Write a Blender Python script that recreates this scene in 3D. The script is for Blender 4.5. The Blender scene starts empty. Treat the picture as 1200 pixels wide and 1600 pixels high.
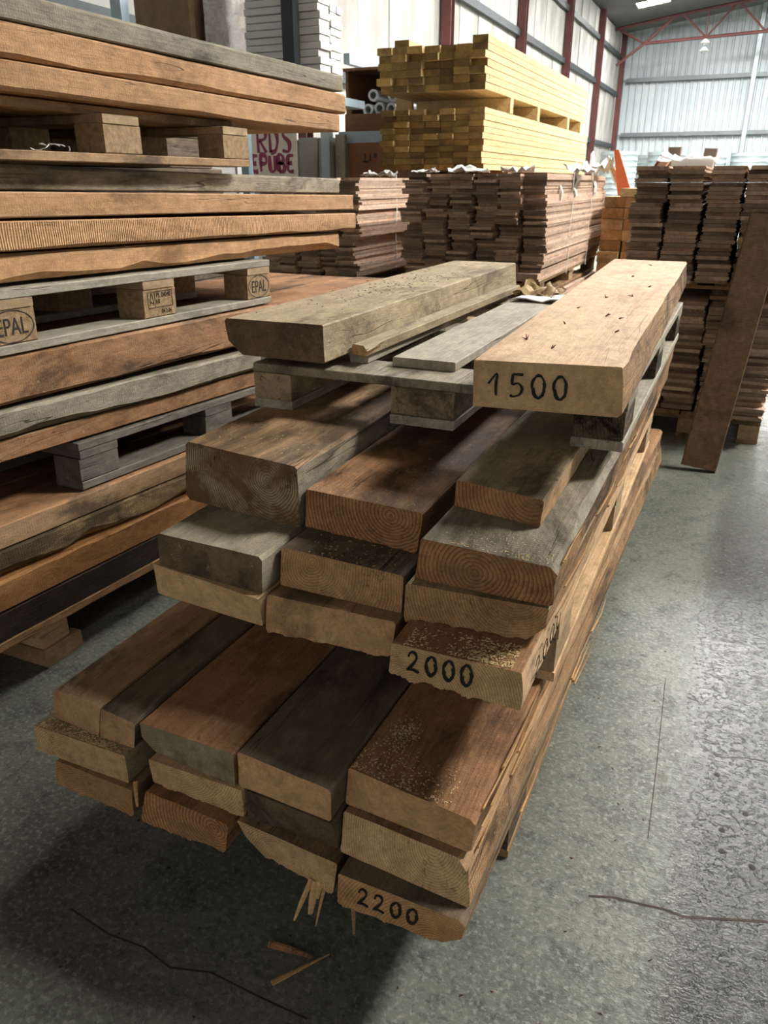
import bpy, math, random
from mathutils import Vector, noise

random.seed(7)
SC = bpy.context.scene
COL = SC.collection

# ------------------------------------------------------------------ camera
cam = bpy.data.objects.new('camera', bpy.data.cameras.new('camera'))
COL.objects.link(cam)
cam.data.sensor_fit = 'VERTICAL'
cam.data.sensor_height = 36.0
cam.data.lens = 27.0
cam.location = (0, 0, 1.22)
cam.rotation_euler = (math.radians(90 - 23.227), 0, math.radians(23.949))
cam.data.dof.use_dof = True
cam.data.dof.focus_distance = 1.35
cam.data.dof.aperture_fstop = 15.0
SC.camera = cam

# ------------------------------------------------------------------ world, light, exposure
W = bpy.data.worlds.new('world'); SC.world = W
W.use_nodes = True
bg = W.node_tree.nodes['Background']
bg.inputs[0].default_value = (1.0, 0.98, 0.95, 1)
bg.inputs[1].default_value = 0.6
SKYLIGHT = 124.0
SC.view_settings.view_transform = 'Standard'
SC.view_settings.look = 'None'
SC.view_settings.gamma = 1.0
SC.view_settings.use_curve_mapping = False
SC.view_settings.exposure = 0.0
# skylight sheets of the roof: (x0, x1, y0, y1)
SKY = [(4.2, 5.8, 5.2, 8.0), (-1.4, 1.2, 11.6, 13.6), (-1.4, 1.2, 19, 21), (4.2, 5.8, 15, 17), (-1.4, 1.2, 27, 29), (4.2, 5.8, 24, 26), (-4.5, -3.5, 30.4, 31.2)]

# ------------------------------------------------------------------ material helpers
def N(t, typ, **kw):
    n = t.nodes.new(typ)
    for k, v in kw.items():
        setattr(n, k, v)
    return n

def newmat(name):
    m = bpy.data.materials.new(name); m.use_nodes = True
    t = m.node_tree
    b = t.nodes['Principled BSDF']
    return m, t, b

def mixc(t, fac, a, b, mode='MIX'):
    n = N(t, 'ShaderNodeMix', data_type='RGBA', blend_type=mode)
    for sock, v in ((n.inputs[0], fac), (n.inputs[6], a), (n.inputs[7], b)):
        if hasattr(v, 'default_value') or hasattr(v, 'links'):
            t.links.new(v, sock)
        elif isinstance(v, (int, float)):
            sock.default_value = v
        else:
            sock.default_value = tuple(v) + (1,) if len(v) == 3 else v
    return n.outputs[2]

def math_(t, op, a, b=0.0, c=None, clamp=False):
    n = N(t, 'ShaderNodeMath', operation=op); n.use_clamp = clamp
    for i, v in enumerate((a, b, c)):
        if v is None: continue
        if isinstance(v, (int, float)): n.inputs[i].default_value = v
        else: t.links.new(v, n.inputs[i])
    return n.outputs[0]

def ramp(t, fac, stops):
    n = N(t, 'ShaderNodeMapRange'); n.clamp = True
    t.links.new(fac, n.inputs[0])
    n.inputs[1].default_value, n.inputs[2].default_value = stops[0], stops[1]
    n.inputs[3].default_value, n.inputs[4].default_value = stops[2], stops[3]
    return n.outputs[0]

def noise_(t, vec, scale, detail=4, rough=.55, dist=0.0):
    n = N(t, 'ShaderNodeTexNoise')
    t.links.new(vec, n.inputs['Vector'])
    n.inputs['Scale'].default_value = scale
    n.inputs['Detail'].default_value = detail
    n.inputs['Roughness'].default_value = rough
    n.inputs['Distortion'].default_value = dist
    return n.outputs[0]

def vscale(t, vec, s):
    n = N(t, 'ShaderNodeVectorMath', operation='MULTIPLY')
    t.links.new(vec, n.inputs[0]); n.inputs[1].default_value = s
    return n.outputs[0]

def hexc(s):
    v = [int(s[i:i+2], 16) / 255 for i in (0, 2, 4)]
    return tuple(x / 12.92 if x <= .04045 else ((x + .055) / 1.055) ** 2.4 for x in v)

def wood(name, light, dark, stain=None, stain_amt=0.0, freq=150., ring=.6, rough=.75, bump=.35, saw=0.0, var=.12, speck=.0, stain_scale=5., pith=(0.08, 0.11), dust=.35, crack=.8, stain_rings=False, island=False):
    """Solid wood: growth rings round a pith line that runs along local Y, so ends show
    arcs and sides show long grain; stains with their own shape; fine fibre."""
    m, t, b = newmat(name)
    tc = N(t, 'ShaderNodeTexCoord'); oi = N(t, 'ShaderNodeObjectInfo')
    rnd = oi.outputs['Random']
    if island:
        rnd = N(t, 'ShaderNodeNewGeometry').outputs['Random Per Island']
    comb = N(t, 'ShaderNodeCombineXYZ')
    t.links.new(math_(t, 'MULTIPLY', rnd, 37.0), comb.inputs[0])
    t.links.new(math_(t, 'MULTIPLY', rnd, 91.0), comb.inputs[1])
    t.links.new(math_(t, 'MULTIPLY', rnd, 53.0), comb.inputs[2])
    add = N(t, 'ShaderNodeVectorMath', operation='ADD')
    t.links.new(tc.outputs['Object'], add.inputs[0]); t.links.new(comb.outputs[0], add.inputs[1])
    sv = add.outputs[0]
    obj = tc.outputs['Object']
    # pith from the object's random number
    wn = N(t, 'ShaderNodeTexWhiteNoise', noise_dimensions='1D'); t.links.new(rnd, wn.inputs['W'])
    sp = N(t, 'ShaderNodeSeparateColor'); t.links.new(wn.outputs['Color'], sp.inputs[0])
    px = math_(t, 'MULTIPLY_ADD', sp.outputs[0], 2 * pith[0], -pith[0])
    pz = math_(t, 'MULTIPLY_ADD', sp.outputs[1], 2 * pith[1], -pith[1])
    xyz = N(t, 'ShaderNodeSeparateXYZ'); t.links.new(obj, xyz.inputs[0])
    warp = noise_(t, vscale(t, sv, (7, 1.3, 7)), 1.0, 3, .5)
    w2 = math_(t, 'MULTIPLY_ADD', warp, .03, -.015)
    dx = math_(t, 'ADD', math_(t, 'SUBTRACT', xyz.outputs[0], px), w2)
    dz = math_(t, 'SUBTRACT', math_(t, 'SUBTRACT', xyz.outputs[2], pz), w2)
    r = math_(t, 'SQRT', math_(t, 'ADD', math_(t, 'MULTIPLY', dx, dx), math_(t, 'MULTIPLY', dz, dz)))
    rr = math_(t, 'MULTIPLY_ADD', r, freq, math_(t, 'MULTIPLY', warp, 2.0))
    fr = math_(t, 'FRACT', rr)
    ringv = math_(t, 'POWER', fr, 2.2)
    fibre = noise_(t, vscale(t, sv, (260, 9, 260)), 1.0, 3, .6)
    fine = noise_(t, sv, 420, 2, .5)
    blot = noise_(t, vscale(t, sv, (9, 2.2, 9)), 1.0, 4, .6)
    g = math_(t, 'MULTIPLY_ADD', ringv, ring, math_(t, 'MULTIPLY_ADD', fibre, 1.0, -.5))
    g = math_(t, 'ADD', g, math_(t, 'MULTIPLY_ADD', blot, 1.5, -.62), clamp=True)
    c = mixc(t, g, light, dark)
    if stain:
        sn = noise_(t, vscale(t, sv, (1, .38, 1)), stain_scale, 6, .7, .5)
        lo = .70 - .5 * stain_amt
        sf = ramp(t, sn, (lo, lo + .13, 0, min(1, .4 + stain_amt)))
        if stain_rings:
            sf = math_(t, 'MULTIPLY', sf, ramp(t, fr, (.15, .6, 1, .25)))
        c = mixc(t, sf, c, stain)
    # rubbed, dusty patches and thin drying cracks along the grain
    du = noise_(t, vscale(t, sv, (1, .5, 1)), 11, 6, .74, .3)
    c = mixc(t, ramp(t, du, (.56, .72, 0, dust)), c, tuple(min(1, x * 1.25 + .06) for x in light))
    ck = noise_(t, vscale(t, sv, (30, 1.1, 30)), 1.0, 2, .5, .4)
    ckl = ramp(t, math_(t, 'ABSOLUTE', math_(t, 'SUBTRACT', ck, .5)), (.002, .009, 1, 0))
    ckl = math_(t, 'MULTIPLY', ckl, ramp(t, noise_(t, vscale(t, sv, (8, 1.5, 8)), 1.0, 3, .5), (.5, .6, 0, crack)))
    c = mixc(t, ckl, c, tuple(x * .25 for x in dark))
    if speck:
        sn2 = noise_(t, sv, 130, 3, .6)
        c = mixc(t, ramp(t, sn2, (.62, .70, 0, speck)), c, hexc('2a1c12'))
        sn3 = noise_(t, vscale(t, sv, (1, .7, 1)), 75, 4, .7)
        c = mixc(t, ramp(t, sn3, (.64, .70, 0, speck * .8)), c, hexc('cdb48e'))
    grit = noise_(t, vscale(t, sv, (1, .55, 1)), 38, 5, .75)
    bright = math_(t, 'MULTIPLY_ADD', rnd, 2 * var, 1 - var)
    bright = math_(t, 'MULTIPLY', bright, math_(t, 'MULTIPLY_ADD', fine, .5, .75))
    bright = math_(t, 'MULTIPLY', bright, math_(t, 'MULTIPLY_ADD', grit, 1.3, .35))
    hs = N(t, 'ShaderNodeHueSaturation'); t.links.new(c, hs.inputs['Color']); t.links.new(bright, hs.inputs['Value'])
    t.links.new(hs.outputs[0], b.inputs['Base Color'])
    b.inputs['Roughness'].default_value = rough
    b.inputs['Specular IOR Level'].default_value = .25
    h = math_(t, 'ADD', math_(t, 'MULTIPLY', fibre, .6), math_(t, 'MULTIPLY', fine, .5))
    h = math_(t, 'ADD', h, math_(t, 'SUBTRACT', math_(t, 'MULTIPLY', grit, 1.2), math_(t, 'MULTIPLY', ckl, 1.5)))
    h = math_(t, 'ADD', h, math_(t, 'MULTIPLY', ringv, .25))
    if saw:
        ws = N(t, 'ShaderNodeTexWave'); t.links.new(vscale(t, sv, (12, 42, 14)), ws.inputs[0])
        ws.inputs['Scale'].default_value = 1.0; ws.inputs['Distortion'].default_value = 3.0
        ws.bands_direction = 'Y'
        h = math_(t, 'ADD', h, math_(t, 'MULTIPLY', ws.outputs[1], saw))
    bp = N(t, 'ShaderNodeBump'); bp.inputs['Strength'].default_value = bump; bp.inputs['Distance'].default_value = .004
    t.links.new(h, bp.inputs['Height']); t.links.new(bp.outputs[0], b.inputs['Normal'])
    return m

def plain(name, color, rough=.6, metal=0.0, noise_amt=.15, nscale=8., bump=0.0, spec=.4, stretch=(1, 1, 1), second=None, dist=.01):
    m, t, b = newmat(name)
    tc = N(t, 'ShaderNodeTexCoord')
    v = vscale(t, tc.outputs['Object'], stretch)
    n = noise_(t, v, nscale, 5, .6)
    c2 = second if second else tuple(x * (1 - 2.2 * noise_amt) for x in color)
    c = mixc(t, ramp(t, n, (.35, .65, 0, 1)), color, c2)
    t.links.new(c, b.inputs['Base Color'])
    b.inputs['Roughness'].default_value = rough
    b.inputs['Metallic'].default_value = metal
    b.inputs['Specular IOR Level'].default_value = spec
    if bump:
        bp = N(t, 'ShaderNodeBump'); bp.inputs['Strength'].default_value = bump; bp.inputs['Distance'].default_value = dist
        t.links.new(noise_(t, v, nscale * 6, 4, .6), bp.inputs['Height']); t.links.new(bp.outputs[0], b.inputs['Normal'])
    return m

M = {}
H = hexc
# long faces
M['brown'] = wood('brown_wood', H('a58562'), H('765638'), H('4c3d2e'), .42, freq=120, ring=.2, bump=.5, saw=.06)
M['red'] = wood('red_brown_wood', H('a47a55'), H('734c31'), H('463426'), .42, freq=120, ring=.2, bump=.5, saw=.06, speck=.45)
M['grey'] = wood('weathered_grey_wood', H('9c917c'), H('6a5f4f'), H('453e34'), .42, freq=110, ring=.2, bump=.6, saw=.06)
M['dusty'] = wood('dusty_wood', H('ab9878'), H('7d6a50'), H('584938'), .4, freq=110, ring=.16, bump=.5, speck=.6, dust=.5)
M['dark'] = wood('dark_stained_wood', H('74634f'), H('4a3e32'), H('302922'), .45, freq=110, ring=.16, bump=.4)
M['pale'] = wood('pale_fresh_wood', H('d2b086'), H('ae845a'), H('856545'), .28, freq=120, ring=.3, bump=.4, speck=.3)
M['pink'] = wood('pinkish_sawn_wood', H('cdab86'), H('b68d68'), H('977450'), .28, freq=90, ring=.15, bump=.45, speck=.3, var=.03, crack=.3)
M['orange'] = wood('orange_sawn_wood', H('c3976c'), H('a0744f'), H('74502f'), .32, freq=110, ring=.18, bump=.5, saw=.06, speck=.3)
M['vivid'] = wood('bright_orange_wood', H('d9a066'), H('ba7c46'), H('80502c'), .3, freq=110, ring=.18, bump=.5, saw=.06, speck=.35)
M['sawn'] = wood('saw_marked_wood', H('c3976c'), H('a0744f'), H('7c5736'), .34, freq=110, ring=.18, bump=.7, saw=.9, speck=.3)
M['black'] = wood('blackened_wood', H('51463c'), H('302923'), H('261f1a'), .4, freq=110, ring=.2, bump=.4)
M['rough'] = wood('rough_bark_edge', H('b58d64'), H('6a5038'), H('3f3125'), .42, freq=140, ring=.5, bump=1.0, saw=.12, speck=.7, stain_scale=9)
M['bark'] = wood('bark', H('776350'), H('3d3026'), H('211a15'), .5, freq=160, ring=.6, bump=1.3, saw=.2, speck=.5, stain_scale=14)
M['barkedge'] = wood('yellow_bark_edge', H('b99a6a'), H('8d7048'), H('443628'), .48, freq=100, ring=.4, bump=.9, saw=.08, stain_scale=7)
# cut ends
M['e_pale'] = wood('pale_cut_end', H('d9b98a'), H('a67d50'), H('8c6844'), .25, freq=230, ring=.85, bump=.4, speck=.2, dust=.25, crack=.5)
M['e_tan'] = wood('tan_cut_end', H('c89e70'), H('93683f'), H('7a5a3c'), .35, freq=190, ring=.8, bump=.4, speck=.2, dust=.3, crack=.5)
M['e_plain'] = wood('plain_tan_cut_end', H('c8a074'), H('a87c52'), H('8a6644'), .3, freq=90, ring=.22, bump=.35, dust=.3, crack=.4)
M['e_red'] = wood('reddish_cut_end', H('c08f60'), H('7c4d30'), H('8a6a48'), .35, freq=140, ring=.95, bump=.4, dust=.25, crack=.5)
M['e_dark'] = wood('dark_cut_end', H('7a654c'), H('4c3c2d'), H('382c22'), .42, freq=200, ring=.4, bump=.4, speck=.3)
M['e_mould'] = wood('mouldy_cut_end', H('7d6042'), H('53402b'), H('b7a789'), .5, freq=170, ring=.6, bump=.5, stain_scale=7, stain_rings=True, dust=.1)
M['e_smooth'] = wood('smooth_cut_end', H('d4b083'), H('c09869'), H('a9835a'), .25, freq=80, ring=.2, bump=.25, var=.03, dust=.2, crack=.25)
M['e_grey'] = wood('grey_cut_end', H('ab9c7c'), H('7a6a4e'), H('64553f'), .35, freq=230, ring=.7, bump=.4)
# pallets
M['pal'] = wood('pallet_wood', H('b79d7a'), H('927352'), H('6b543d'), .3, freq=90, ring=.3, bump=.4)
M['palgrey'] = wood('grey_pallet_wood', H('a59c8a'), H('7c7262'), H('565045'), .3, freq=90, ring=.3, bump=.4)
M['paldark'] = wood('dark_pallet_wood', H('6e675c'), H('46413a'), H('302c28'), .35, freq=90, ring=.3, bump=.5)
M['chip'] = plain('chipboard_block', H('b79a74'), .85, 0, .22, 60., .5, second=H('92744f'))
M['chipdark'] = plain('dark_chipboard_block', H('6d5a48'), .9, 0, .22, 60., .6, second=H('40342a'))
# background timber
for isl in (False, True):
    M['floorb' + '_many' * isl] = wood('thin_floorboard', H('c8ab94'), H('a48672'), H('7c6352'), .3, freq=90, ring=.25, bump=.3, var=.3, island=isl)
    M['floor_e' + '_many' * isl] = wood('floorboard_end', H('a8917c'), H('7c6857'), H('584a3e'), .3, freq=120, ring=.3, bump=.3, var=.55, island=isl)
M['yellow'] = wood('yellow_timber', H('ccb484'), H('b09060'), H('9a7a48'), .15, freq=90, ring=.3, bump=.25, var=.12)
M['yellow_e_shaded'] = wood('shaded_yellow_timber_end', H('8c7240'), H('66502c'), H('52412e'), .4, freq=150, ring=.4, bump=.25, var=.5, stain_scale=2.)  # shade on these front faces is put into the darker end colour
M['lean'] = wood('brown_leaning_board', H('83684e'), H('68513c'), H('504032'), .35, freq=80, ring=.3, bump=.3)
M['ink'] = plain('black_marker', (.012, .011, .010), .6, 0, .1)
M['brand'] = plain('burnt_stamp', (.03, .022, .016), .8, 0, .1)
M['purple'] = plain('purple_spray_paint', H('8a3350'), .6, 0, .1)
M['redsteel'] = plain('oxide_red_steel', H('5c3330'), .55, 0, .12, 3.)
M['greysteel'] = plain('grey_steel', H('6f7678'), .5, .2, .1, 3.)
M['bluesteel'] = plain('pale_blue_steel', H('a9bcc6'), .5, .1, .1, 3.)
M['darksteel'] = plain('dark_steel_post', H('3b4145'), .5, .3, .1, 3.)
M['galv'] = plain('galvanised_steel', H('aab6ba'), .45, .35, .1, 3.)
M['sheet'] = plain('white_wall_sheet', H('b2babd'), .55, 0, .05, .6, second=H('9ea8ac'))
M['panel'] = plain('pale_fibre_panel', H('b9b7b1'), .8, 0, .1, 1.2, second=H('8f8d87'), stretch=(1, 1, .4))
M['roof'] = plain('grey_roof_sheet', H('6d6d69'), .8, 0, .1, 1.)
M['wrap'] = None
M['white'] = plain('white_board_panel', H('d6d8d2'), .6, 0, .04, 3.)
M['plastic'] = plain('white_plastic_strap', H('dedcd6'), .4, 0, .05, 20.)
M['paper'] = plain('brown_paper', H('8f7558'), .8, 0, .15, 6., .3)
M['tan_paper'] = plain('tan_kraft_paper', H('b89a6c'), .75, 0, .1, 20., .3)
M['cardboard'] = plain('cardboard', H('8d5f42'), .85, 0, .1, 5.)
M['crate'] = plain('brown_crate_board', H('7a5636'), .8, 0, .15, 9., stretch=(1, 1, 6))
M['greybox'] = plain('grey_box_board', H('8e8880'), .8, 0, .06, 5.)
M['tube'] = plain('white_tube', H('c4cacb'), .5, 0, .05, 5.)
M['tubedark'] = plain('dark_tube_core', H('2e2620'), .8, 0, .1, 5.)
M['poster'] = plain('pale_painted_board', H('d8cdc0'), .7, 0, .08, 3.)
M['orange_paint'] = plain('orange_red_stick', H('b5562c'), .6, 0, .1, 5.)
M['sawdust'] = plain('sawdust', H('e2c892'), .9, 0, .12, 90.)
M['splint'] = wood('splinter_wood', H('d3ab78'), H('a87a4a'), None, 0, freq=90, ring=.3, bump=.3)
M['chipred'] = plain('reddish_chip', H('6a4a34'), .85, 0, .2, 60.)

def wrap_mat():
    m, t, b = newmat('clear_plastic_wrap')
    b.inputs['Base Color'].default_value = (.95, .95, .95, 1)
    b.inputs['Roughness'].default_value = .22
    tc = N(t, 'ShaderNodeTexCoord')
    bp = N(t, 'ShaderNodeBump'); bp.inputs['Strength'].default_value = 1.0; bp.inputs['Distance'].default_value = .05
    nn = noise_(t, tc.outputs['Object'], 11, 6, .65, 1.6)
    t.links.new(nn, bp.inputs['Height']); t.links.new(bp.outputs[0], b.inputs['Normal'])
    tl = N(t, 'ShaderNodeBsdfTranslucent'); tl.inputs[0].default_value = (.95, .95, .95, 1)
    tr = N(t, 'ShaderNodeBsdfTransparent')
    m1 = N(t, 'ShaderNodeMixShader'); m1.inputs[0].default_value = .5
    t.links.new(b.outputs[0], m1.inputs[1]); t.links.new(tl.outputs[0], m1.inputs[2])
    m2 = N(t, 'ShaderNodeMixShader'); t.links.new(ramp(t, nn, (.4, .62, .08, .5)), m2.inputs[0])
    t.links.new(m1.outputs[0], m2.inputs[1]); t.links.new(tr.outputs[0], m2.inputs[2])
    t.links.new(m2.outputs[0], t.nodes['Material Output'].inputs[0])
    return m
M['wrap'] = wrap_mat()

def sky_mat():
    m, t, b = newmat('translucent_skylight_sheet')
    b.inputs['Base Color'].default_value = (.8, .85, .85, 1)
    b.inputs['Emission Color'].default_value = (1.0, .985, .95, 1)
    b.inputs['Emission Strength'].default_value = SKYLIGHT
    return m
M['sky'] = sky_mat()

def floor_mat():
    m, t, b = newmat('worn_concrete')
    tc = N(t, 'ShaderNodeTexCoord'); v = tc.outputs['Object']
    big = noise_(t, v, 2.2, 6, .62, .3)
    mid = noise_(t, v, 14, 6, .65, .5)
    fine = noise_(t, v, 90, 4, .65)
    c = mixc(t, ramp(t, big, (.35, .65, 0, 1)), H('75776a'), H('595c51'))
    c = mixc(t, ramp(t, mid, (.52, .68, 0, .75)), c, H('3c3e38'))
    c = mixc(t, ramp(t, fine, (.5, .66, 0, .7)), c, H('94968a'))
    pit = ramp(t, noise_(t, v, 62, 5, .75, .6), (.53, .6, 0, 1))
    c = mixc(t, math_(t, 'MULTIPLY', pit, .5), c, H('3c3e39'))
    br = noise_(t, v, 5.5, 6, .7, .8)
    c = mixc(t, ramp(t, br, (.62, .72, 0, .5)), c, H('5d4a3a'))
    # wet, oil-dark lane on the right of the aisle
    xyz = N(t, 'ShaderNodeSeparateXYZ'); t.links.new(v, xyz.inputs[0])
    edge = math_(t, 'ADD', xyz.outputs[0], math_(t, 'MULTIPLY_ADD', noise_(t, v, 3.5, 4, .6), .12, -.06))
    wet = ramp(t, edge, (WET0, WET1, 0, 1))
    far = ramp(t, xyz.outputs[1], (2.2, 3.4, 1, .25))
    wet = math_(t, 'MULTIPLY', wet, far)
    wn = noise_(t, v, 24, 5, .7, .4)
    wetd = math_(t, 'MULTIPLY', wet, ramp(t, wn, (.3, .62, 1, .7)))
    c = mixc(t, math_(t, 'MULTIPLY', wetd, .95), c, H('17181b'))
    t.links.new(c, b.inputs['Base Color'])
    damp = ramp(t, xyz.outputs[0], (-.35, .1, 0, 1))
    ro = math_(t, 'MULTIPLY_ADD', damp, -.3, .62)
    ro = math_(t, 'MULTIPLY_ADD', wet, -.24, ro)
    ro = math_(t, 'ADD', ro, math_(t, 'MULTIPLY_ADD', mid, .3, -.15))
    t.links.new(ro, b.inputs['Roughness'])
    b.inputs['Specular IOR Level'].default_value = .32
    bp = N(t, 'ShaderNodeBump'); bp.inputs['Strength'].default_value = .45; bp.inputs['Distance'].default_value = .003
    hh = math_(t, 'ADD', math_(t, 'MULTIPLY', noise_(t, vscale(t, v, (1, 1.6, 1)), 110, 5, .6, .4), 1.0), math_(t, 'MULTIPLY', pit, -.3))
    t.links.new(hh, bp.inputs['Height']); t.links.new(bp.outputs[0], b.inputs['Normal'])
    return m
WET0, WET1 = .03, .11
M['floor'] = floor_mat()

# ------------------------------------------------------------------ object helpers
def link(name, me, mats, parent=None, loc=(0, 0, 0), rot=(0, 0, 0)):
    o = bpy.data.objects.new(name, me)
    COL.objects.link(o)
    if me is not None:
        if len(me.materials) == 0:
            for mm in (mats if isinstance(mats, (list, tuple)) else [mats]):
                me.materials.append(M[mm] if isinstance(mm, str) else mm)
    o.location = loc; o.rotation_euler = rot
    if parent: o.parent = parent
    return o

def tag(o, label, cat, group=None, kind=None):
    o['label'] = label; o['category'] = cat
    if group: o['group'] = group
    if kind: o['kind'] = kind
    return o

def struct(o):
    o['kind'] = 'structure'
    return o

def empty(name, loc, rz=0.0):
    o = bpy.data.objects.new(name, None); COL.objects.link(o)
    o.location = loc; o.rotation_euler = (0, 0, rz); o.empty_display_size = .1
    return o

class MB:
    def __init__(s): s.v = []; s.f = []; s.m = []
    def quad_box(s, c, mat=0):
        """8 corners: bottom 4 (ccw) then top 4"""
        n = len(s.v); s.v += [tuple(p) for p in c]
        for f in ((0, 3, 2, 1), (4, 5, 6, 7), (0, 1, 5, 4), (1, 2, 6, 5), (2, 3, 7, 6), (3, 0, 4, 7)):
            s.f.append(tuple(n + i for i in f)); s.m.append(mat)
        return s
    def box(s, x0, x1, y0, y1, z0, z1, mat=0, ch=0.0):
        if ch <= 0:
            return s.quad_box([(x0, y0, z0), (x1, y0, z0), (x1, y1, z0), (x0, y1, z0), (x0, y0, z1), (x1, y0, z1), (x1, y1, z1), (x0, y1, z1)], mat)
        # chamfered on the edges that run along the longest axis
        d = (x1 - x0, y1 - y0, z1 - z0); ax = d.index(max(d))
        lo = [x0, y0, z0]; hi = [x1, y1, z1]
        a, b = [i for i in range(3) if i != ax]
        prof = [(lo[a] + ch, lo[b]), (hi[a] - ch, lo[b]), (hi[a], lo[b] + ch), (hi[a], hi[b] - ch), (hi[a] - ch, hi[b]), (lo[a] + ch, hi[b]), (lo[a], hi[b] - ch), (lo[a], lo[b] + ch)]
        n = len(s.v)
        for e in (lo[ax], hi[ax]):
            for p in prof:
                q = [0, 0, 0]; q[ax] = e; q[a] = p[0]; q[b] = p[1]; s.v.append(tuple(q))
        k = 8
        flip = (ax == 1)
        for i in range(k):
            j = (i + 1) % k
            f = (n + i, n + j, n + k + j, n + k + i)
            s.f.append(f[::-1] if flip else f); s.m.append(mat)
        f1 = tuple(n + i for i in range(k))[::-1]; f2 = tuple(n + k + i for i in range(k))
        s.f.append(f1[::-1] if flip else f1); s.f.append(f2[::-1] if flip else f2); s.m += [mat, mat]
        return s
    def tube(s, p0, p1, r, k=10, mat=0, r1=None, cap=True):
        p0 = Vector(p0); p1 = Vector(p1); d = (p1 - p0).normalized()
        a = d.orthogonal().normalized(); b = d.cross(a)
        r1 = r if r1 is None else r1
        n = len(s.v)
        for p, rr in ((p0, r), (p1, r1)):
            for i in range(k):
                w = 2 * math.pi * i / k
                s.v.append(tuple(p + a * math.cos(w) * rr + b * math.sin(w) * rr))
        for i in range(k):
            j = (i + 1) % k
            s.f.append((n + i, n + j, n + k + j, n + k + i)); s.m.append(mat)
        if cap:
            s.f.append(tuple(n + i for i in range(k))[::-1]); s.f.append(tuple(n + k + i for i in range(k))); s.m += [mat, mat]
        return s
    def mesh(s, name):
        me = bpy.data.meshes.new(name)
        me.from_pydata(s.v, [], s.f)
        for i, m in enumerate(s.m): me.polygons[i].material_index = m
        me.validate(); me.update()
        return me
    def build(s, name, mats, parent=None, loc=(0, 0, 0), rot=(0, 0, 0), smooth=False):
        me = s.mesh(name)
        if smooth:
            me.shade_smooth(); me.set_sharp_from_angle(angle=math.radians(35))
        return link(name, me, mats, parent, loc, rot)

def nz(p, f, seed):
    return noise.noise(Vector((p[0] * f + seed * 7.13, p[1] * f * .6 + seed * 3.7, p[2] * f - seed * 1.9)))

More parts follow.
